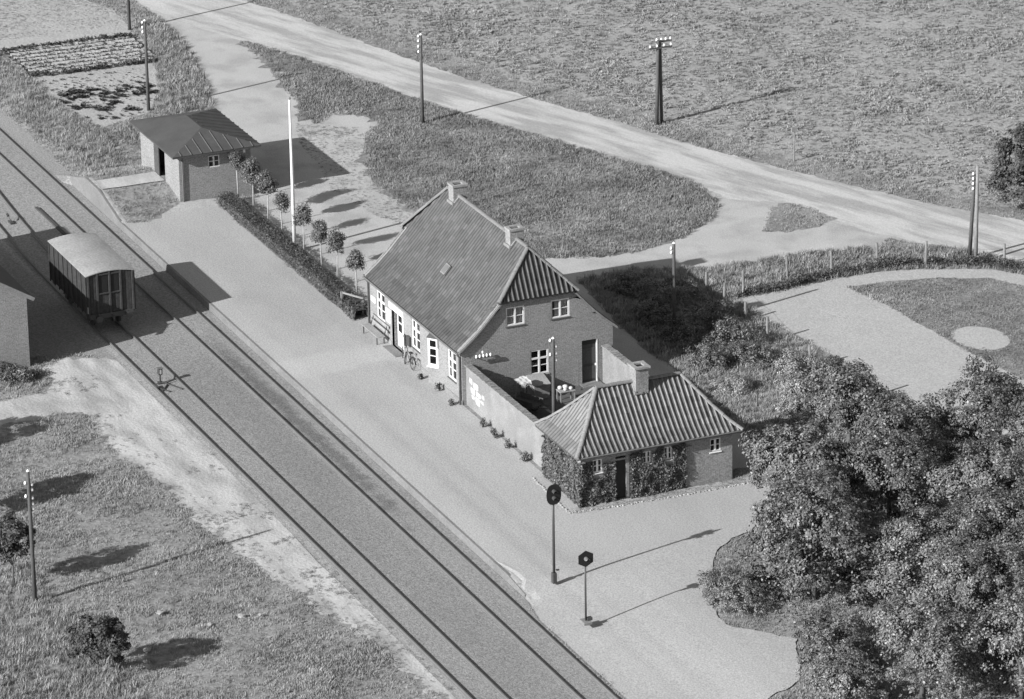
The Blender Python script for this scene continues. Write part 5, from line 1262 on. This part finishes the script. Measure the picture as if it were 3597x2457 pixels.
# flagpole
fl = thing('flagpole', 'tall white painted flagpole rising from the hedge', 'flagpole', (-27.2, 0.72, G0))
MB().tube([(0, 0, 0), (0, 0, 4.5), (0, -.02, 9.3)], [.115, .095, .055], 12).build('pole', 'm_white', fl, smooth=True)
b = bmesh.new(); bmesh.ops.create_uvsphere(b, u_segments=10, v_segments=6, radius=0.09); me = bpy.data.meshes.new('finial'); b.to_mesh(me); b.free(); me.materials.append(MATS['m_wood'])
o = bpy.data.objects.new('finial', me); COL.objects.link(o); o.parent = fl; o.location = (0, -.02, 9.38)
MB().tube([(0.12, 0, 1.0), (0.08, -.01, 9.2)], .01, 4).build('halyard', 'm_wood', fl)

# ------------------------------------------------------------------ signals
sg = thing('signal', 'tall signal with dark oval board and two lamps', 'signal', (23.95, -5.18, G0))
MB().tube([(0, 0, .55), (0, 0, 4.95)], [.07, .06], 10).build('post', 'm_iron', sg, smooth=True)
MB().box((-.12, -.11, 0), (.12, .11, .55)).box((-.05, .11, .62), (.05, .28, .70)).build('base_box', 'm_iron', sg, bevel=.02)
bd = MB(); n = 28; pts = []
for k in range(n):
    a = 2 * math.pi * k / n; y = math.copysign(abs(math.cos(a)) ** 0.8, math.cos(a)) * .385; z = math.copysign(abs(math.sin(a)) ** 0.8, math.sin(a)) * .53; pts.append((y, z))
bd.v = [(.09, y, 4.68 + z) for y, z in pts] + [(.12, y, 4.68 + z) for y, z in pts]
bd.f = [tuple(range(n))[::-1], tuple(range(n, 2 * n))] + [(k, (k + 1) % n, n + (k + 1) % n, n + k) for k in range(n)]
bo = bd.build('signal_board', 'm_black', sg)
for zz in (4.85, 4.5):
    sub(MB().tube([(.12, 0, zz), (.15, 0, zz)], .09, 12), 'lens', 'm_glass', bo)
    hd = MB()
    for k in range(7):
        a = math.pi * k / 6; y, z = math.cos(a) * .12, math.sin(a) * .12
        hd.v += [(.12, y, zz + z), (.36, y, zz + z - .03)]
    hd.f = [(2 * k, 2 * k + 2, 2 * k + 3, 2 * k + 1) for k in range(6)]
    sub(hd, 'lamp_hood', 'm_iron', bo)
    MB().box((-.16, -.1, zz - .12), (.088, .1, zz + .12)).build('lamp_house', 'm_black', sg)
s2 = thing('signal', 'short signal with black hexagonal board and one lamp', 'signal', (28.95, -5.73, G0))
MB().tube([(0, 0, .1), (0, 0, 3.4)], [.05, .045], 8).build('post', 'm_iron', s2, smooth=True)
MB().box((-.3, -.22, -.02), (.3, .22, .12)).build('footing', 'm_concrete', s2, bevel=.02)
MB().box((-.1, .04, .12), (.12, .3, .26)).build('base_plate', 'm_iron', s2)
hx_ = [(0, .42), (.38, .21), (.38, -.21), (0, -.42), (-.38, -.21), (-.38, .21)]; n = 6
bd = MB(); bd.v = [(.06, y, 3.33 + z) for y, z in hx_] + [(.09, y, 3.33 + z) for y, z in hx_]
bd.f = [tuple(range(n)), tuple(range(n, 2 * n))[::-1]] + [(k, (k + 1) % n, n + (k + 1) % n, n + k) for k in range(n)]
bo = bd.build('signal_board', 'm_black', s2)
sub(MB().tube([(.09, 0, 3.33), (.13, 0, 3.33)], .09, 12), 'lens', 'm_porcelain', bo)
hd = MB()
for k in range(7):
    a = math.pi * k / 6; y, z = math.cos(a) * .11, math.sin(a) * .11
    hd.v += [(.09, y, 3.34 + z), (.34, y, 3.34 + z - .02)]
hd.f = [(2 * k, 2 * k + 2, 2 * k + 3, 2 * k + 1) for k in range(6)]
sub(hd, 'lamp_hood', 'm_zinc', bo)
MB().box((-.2, -.09, 3.22), (.058, .09, 3.45)).build('lamp_house', 'm_black', s2)

# ------------------------------------------------------------------ small things along the tracks
dl = thing('derailer', 'derailing block with its lantern post between the siding rails', 'derailer', (-11.15, -13.2, -0.145))
MB().box((-.16, -.13, 0.0), (.16, .13, .06)).tube([(0, 0, .06), (0, 0, .5)], .05, 8).build('post', 'm_iron', dl)
lt = MB().box((-.13, -.12, .5), (.13, .12, .86)).build('lantern', 'm_iron', dl, bevel=.02)
sub(MB().box((.132, -.05, .56), (.14, .05, .82)), 'lantern_face', 'm_whitewash', lt)
sub(MB().box((-.16, -.15, .862), (.16, .15, .89)), 'lantern_lid', 'm_zinc', lt)
MB().bar((.1, .1, .08), (1.5, .75, .05), .06, .05).bar((.9, -.35, .06), (1.6, .0, .06), .06, .05).bar((.3, .35, .05), (1.3, -.3, .05), .05, .05).tube([(.2, -.3, .07), (.3, .3, .1), (.1, .9, .12)], .03, 6).build('linkage', 'm_iron', dl)
MB().box((.5, -.55, .0), (1.0, -.42, .2)).build('block', 'm_iron', dl)
sl = thing('point_lever', 'low point lever beside the siding rail at the left edge', 'lever', (-40.5, -12.45, -0.145))
MB().box((-.3, -.1, 0), (.3, .1, .12)).build('base', 'm_iron', sl); MB().tube([(0, 0, .1), (-.35, -.1, .55)], .03, 6).build('handle', 'm_iron', sl)
MB().tube([(-.3, -.14, .42), (-.3, -.02, .46)], .12, 10).build('weight', 'm_iron', sl)
pk = MB().box((-42.5, -10.3, -.142), (-36.9, -10.12, -.04)).build('timber_baulk', 'm_wooddark'); tag(pk, 'long dark timber lying between the two tracks', 'timber')

# ------------------------------------------------------------------ bench, bicycle, fences by the house
bn = thing('bench', 'wooden station bench against the house front beside the entrance', 'bench', (-11.55, -0.5, 0.26))
for k in range(3): MB().box((-1.2, -.26 + .16 * k, .45), (1.2, -.115 + .16 * k, .49)).build('seat_board', 'm_woodlight', bn)
for (zz, y) in ((.72, .30), (.98, .38)):
    MB().box((-1.25, y, zz - .07), (1.25, y + .045, zz + .07)).build('back_board', 'm_woodlight', bn)
for x in (-1.0, 1.0):
    for y in (-.22, .2): MB().bar((x, y, 0), (x, y, .45), .05, .05, (1, 0, 0)).build('leg', 'm_iron', bn)
    MB().bar((x, .2, .45), (x, .42, 1.05), .05, .05, (1, 0, 0)).build('back_support', 'm_iron', bn)
bk = thing('bicycle', 'dark bicycle parked against the house front near the entrance', 'bicycle', (-6.6, -0.42, 0.262))
bk.rotation_euler = (math.radians(-5), 0, 0)
R = .33
for (x, nm) in ((0.52, 0), (-0.54, 1)):
    nr_ = (0, 1, 0) if nm == 0 else (0.5, 0.85, 0)
    w_ = MB().ring((x, 0, R), nr_, R, .022, 24, 5).build('wheel', 'm_iron', bk)
    sp_ = MB()
    nv = Vector(nr_).normalized(); aa = nv.cross(Vector((0, 0, 1))).normalized()
    for k in range(8):
        t_ = math.pi * k / 4; sp_.tube([(x, 0, R), Vector((x, 0, R)) + aa * (R * math.cos(t_)) + Vector((0, 0, R * math.sin(t_)))], .005, 3)
    sub(sp_, 'spokes', 'm_zinc', w_); sub(MB().tube([Vector((x, 0, R)) - nv * .05, Vector((x, 0, R)) + nv * .05], .03, 8), 'hub', 'm_zinc', w_)
MB().tube([(.52, 0, R), (.08, 0, .30), (.16, 0, .82)], .018, 6).tube([(.52, 0, R), (.16, 0, .80)], .012, 6).tube([(.08, 0, .30), (-.34, 0, .72)], .02, 6).tube([(.15, 0, .72), (-.33, 0, .82)], .018, 6).tube([(-.54, 0, R), (-.33, 0, .86), (-.32, 0, .98)], .017, 6).build('frame', 'm_black', bk)
MB().tube([(-.12, -.26, 1.0), (-.3, -.2, 1.02), (-.33, 0, .98), (-.3, .2, 1.02), (-.12, .26, 1.0)], .014, 6).build('handlebar', 'm_zinc', bk)
MB().box((.05, -.09, .84), (.32, .09, .90)).build('saddle', 'm_black', bk, bevel=.03)
MB().box((.34, -.08, .68), (.78, .08, .70)).tube([(.7, -.06, .69), (.52, -.06, R)], .01, 4).build('luggage_rack', 'm_iron', bk)
mg = MB()
for k in range(12):
    a = math.radians(10 + 160 * k / 11)
    for y in (-.035, .035): mg.v.append((.52 + .37 * math.cos(a), y, R + .37 * math.sin(a)))
mg.f = [(2 * k, 2 * k + 1, 2 * k + 3, 2 * k + 2) for k in range(11)]
mg.build('mudguard', 'm_black', bk)
MB().tube([(.08, -.12, .3), (.08, .12, .3)], .02, 6).tube([(.1, .1, .3), (.16, .14, .18)], .02, 5).build('pedals', 'm_iron', bk)
ws = thing('sign_post', 'white plate on a low post beside the entrance and bicycle', 'sign', (-8.0, -0.22, 0.262))
MB().tube([(0, 0, 0), (0, 0, 1.3)], .03, 6).build('post', 'm_iron', ws); MB().box((-.22, -.06, .75), (.22, -.032, 1.45)).build('plate', 'm_white', ws)

gf = thing('wooden_fence', 'small dark wooden rail fence at the house corner by the hedge', 'fence', (-15.5, 0.2, G0))
for (x, y, h, mt) in ((-.05, -.6, .95, 'm_wooddark'), (0, -.18, .85, 'm_wooddark'), (0, .2, .85, 'm_woodlight'), (-.1, .62, .8, 'm_woodlight'), (-1.3, -.55, 1.05, 'm_wood')):
    MB().box((x - .06, y - .06, 0), (x + .06, y + .06, h)).build('post', mt, gf)
MB().bar((-.05, -.6, .86), (0, .3, .86), .06, .09).bar((-.02, -.1, .3), (.0, .62, .34), .05, .06).bar((-.02, -.1, .5), (.0, .62, .54), .04, .06).build('rail', 'm_wooddark', gf)
MB().bar((-1.3, -.55, 1.0), (-.02, .26, .92), .05, .10).build('rail', 'm_wood', gf)

# garden fence: leaning posts, single wires
ff = thing('garden_fence', 'wire fence with weathered posts round the walled garden', 'fence', (-8.8, 20.2, G0)); ff['_w'] = tuple(ff.location)
FPOS = [(-9.03, 21.04), (-10.2, 24.4), (-10.3, 27.3), (-10.3, 30.2), (-8.7, 32.5), (-7.1, 36.8)]; FP2 = [(-10.66, 19.49), (-8.58, 19.6), (-5.21, 19.33), (-1.6, 18.9), (3.06, 19.2), (8.3, 20.4)]
post0 = None
for i, (x, y) in enumerate(FPOS + FP2):
    h = [1.5, 1.45, 1.3, 1.35, 1.6, 1.3, 1.1, 1.15, 1.1, 1.5, 1.35, 1.2][i]
    MB().tube([(x, y, G0 - .2), (x + random.uniform(-.06, .06), y + random.uniform(-.05, .05), G0 + h)], [.085, .075], 7).build('post', 'm_wood', ff, True)
for seq in (FPOS, FP2):
    for zz in (.55, 1.0):
        wr = MB()
        for (a, b) in zip(seq[:-1], seq[1:]): wr.tube([(a[0], a[1], G0 + zz), ((a[0] + b[0]) / 2, (a[1] + b[1]) / 2, G0 + zz - .04), (b[0], b[1], G0 + zz)], .006, 3, False)
        wr.build('wire', 'm_iron', ff, True)
del ff['_w']
# dark low hedge along garden edge
n = 9000; seqh = np.array([(-8.6, 20.6), (-8.7, 23.9), (-9.4, 27.1), (-9.35, 29.9), (-8.6, 32.5), (-7.0, 35.9), (-5.2, 37.0), (4, 42)]); cum = np.concatenate([[0], np.cumsum(np.linalg.norm(np.diff(seqh, axis=0), axis=1))])
tt = rng.uniform(0, cum[-1], n); hx2 = np.interp(tt, cum, seqh[:, 0]) - .35 + rng.normal(0, .22, n); hy2 = np.interp(tt, cum, seqh[:, 1]) + rng.normal(0, .1, n)
hh = rng.random(n) ** .6 * (.35 + .3 * vnoise(tt, tt * 0, .8, 44)) * np.clip((tt + 4) / 9, .4, 1)
Vg, Fg = leaf_quads(np.stack([hx2, hy2, hh], 1) - np.array([-9, 29, 0]), .085, np.tile((0, 0, .5), (n, 1)), 45)
gh = thing('garden_hedge', 'low dark hedge curving along the edge of the garden', 'hedge', (-9, 29, G0)); np_mesh('foliage', Vg, Fg, 'm_leaf_dark', gh, leaf_tone(len(Fg), 6))

# ------------------------------------------------------------------ courtyard clutter
tb = thing('garden_table', 'rough table with pale pots beside the gable window in the courtyard', 'table', (1.9, 5.2, G0 + .02))
MB().box((-.3, -.45, .62), (.3, .45, .67)).build('tabletop', 'm_woodlight', tb)
for (a, b) in ((-.25, -.4), (.25, -.4), (.25, .4), (-.25, .4)): MB().box((a - .03, b - .03, 0), (a + .03, b + .03, .618)).build('leg', 'm_wood', tb)
for i, (dx, dy, r_, lab) in enumerate(((-.15, -.28, .13, 'white round pot at the left end of the courtyard table'), (-.12, .02, .15, 'largest white pot in the middle of the courtyard table'), (.1, .25, .11, 'white pot at the right end of the courtyard table'), (.15, -.1, .1, 'small white pot at the front of the courtyard table'))):
    o = MB().tube([(0, 0, 0), (0, 0, r_ * .6), (0, 0, r_ * 1.2), (0, 0, r_ * 1.5)], [r_ * .7, r_, r_ * .95, r_ * .5], 10).build('pot', 'm_cloth', smooth=True)
    o.location = (1.9 + dx, 5.2 + dy, G0 + .02 + .672); tag(o, lab, 'pot')
hb = thing('cellar_hatch', 'sloping wooden box under the gable window', 'hatch', (0.5, 4.2, G0 + .02))
MB().add([(-.48, -.45, 0), (.5, -.45, 0), (.5, .45, 0), (-.48, .45, 0), (-.48, -.45, 1.0), (.5, -.45, .75), (.5, .45, .75), (-.48, .45, 1.0)], [(0, 3, 2, 1), (4, 5, 6, 7), (0, 1, 5, 4), (1, 2, 6, 5), (2, 3, 7, 6), (3, 0, 4, 7)]).build('box', 'm_wood', hb)
MB().add([(-.5, -.5, 1.04), (.56, -.5, .78), (.56, .5, .78), (-.5, .5, 1.04), (-.5, -.5, 1.08), (.56, -.5, .82), (.56, .5, .82), (-.5, .5, 1.08)], [(0, 3, 2, 1), (4, 5, 6, 7), (0, 1, 5, 4), (1, 2, 6, 5), (2, 3, 7, 6), (3, 0, 4, 7)]).build('lid', 'm_woodlight', hb)
ca = thing('hand_cart', 'dark two wheeled hand cart standing in the courtyard shade', 'cart', (2.6, 2.6, G0 + .02), math.radians(25))
MB().box((-.8, -.45, .55), (.8, .45, .60)).build('bed', 'm_wooddark', ca)
for s in (-1, 1):
    MB().box((-.8, s * .45 - .02, .60), (.8, s * .45 + .02, .9)).build('side_board', 'm_wooddark', ca)
    w_ = MB().ring((0, s * .55, .42), (0, 1, 0), .4, .03, 20, 5).build('wheel', 'm_wooddark', ca); sp_ = MB()
    for k in range(5):
        t_ = math.pi * k / 5; sp_.tube([(.38 * math.cos(t_), s * .55, .42 + .38 * math.sin(t_)), (-.38 * math.cos(t_), s * .55, .42 - .38 * math.sin(t_))], .018, 4)
    sub(sp_, 'spokes', 'm_wooddark', w_)
    MB().bar((.8, s * .3, .58), (1.7, s * .25, .75), .05, .05).build('shaft', 'm_wooddark', ca)
MB().bar((-.7, -.4, 0), (-.7, -.4, .55), .05, .05, (1, 0, 0)).build('leg', 'm_wooddark', ca)
lc = MB(); nn = 8
for i in range(nn + 1):
    for j in range(nn + 1):
        lc.v.append((-.42 + .84 * i / nn, -.36 + .72 * j / nn, .035 * math.sin(i * 1.9 + j) - .45 * max(0, abs(i / nn - .5) - .35) * 2 + .02 * math.cos(j * 2.3)))
lc.f = [(i * (nn + 1) + j, (i + 1) * (nn + 1) + j, (i + 1) * (nn + 1) + j + 1, i * (nn + 1) + j + 1) for i in range(nn) for j in range(nn)]
o = lc.build('linen_cloth', 'm_cloth', smooth=True); o.location = (1.25, 2.95, 1.62); o.rotation_euler = (.05, .25, .3); tag(o, 'white linen draped over a trestle in the courtyard', 'linen')
tr = thing('trestle', 'wooden trestle carrying white linen in the courtyard', 'trestle', (1.25, 2.95, G0 + .02), .3)
for s in (-.34, .34): MB().bar((s, -.3, 0), (s, 0, 1.28), .05, .05, (1, 0, 0)).bar((s, .3, 0), (s, 0, 1.28), .05, .05, (1, 0, 0)).build('leg_pair', 'm_wood', tr)
MB().bar((-.42, 0, 1.29), (.42, 0, 1.25), .05, .05).build('top_beam', 'm_wood', tr)
o = MB().tube([(0, 0, 0), (-.35, .18, 1.5)], .018, 6).tube([(.05, -.03, -.0), (.14, -.07, .02)], [.03, .12], 8).build('broom', 'm_wooddark'); o.location = (.55, 6.55, G0 + .03); tag(o, 'broom leaning against the gable wall near the door', 'broom')
for i, (x, y, rz_a, lab) in enumerate(((3.6, 3.5, .4, 'plank leaning on the cart in the courtyard'), (4.4, 3.4, -.2, 'short plank lying by the courtyard pole'))):
    o = MB().box((-.8, -.1, 0), (.8, .1, .04)).build('plank', 'm_wood'); o.location = (x, y, G0 + .05 + (.25 if i == 0 else 0)); o.rotation_euler = (0, .3 if i == 0 else 0, rz_a); tag(o, lab, 'plank')
br = thing('barrel', 'dark wooden barrel in the courtyard corner', 'barrel', (5.2, 0.95, G0 + .02))
MB().tube([(0, 0, 0), (0, 0, .2), (0, 0, .42), (0, 0, .65), (0, 0, .85)], [.24, .29, .31, .29, .24], 14).build('staves', 'm_wooddark', br, smooth=True)
for zz in (.2, .65): MB().tube([(0, 0, zz - .02), (0, 0, zz + .02)], .30, 14).build('hoop', 'm_iron', br)
shrub('potted flowering plant at the edge of the outbuilding roof in the courtyard', 4.6, 4.9, .35, .35, .6, 260, .08, 950, 'm_leaf_light', 'bed_plant', clump=.14, nclump=16, cat='plant')
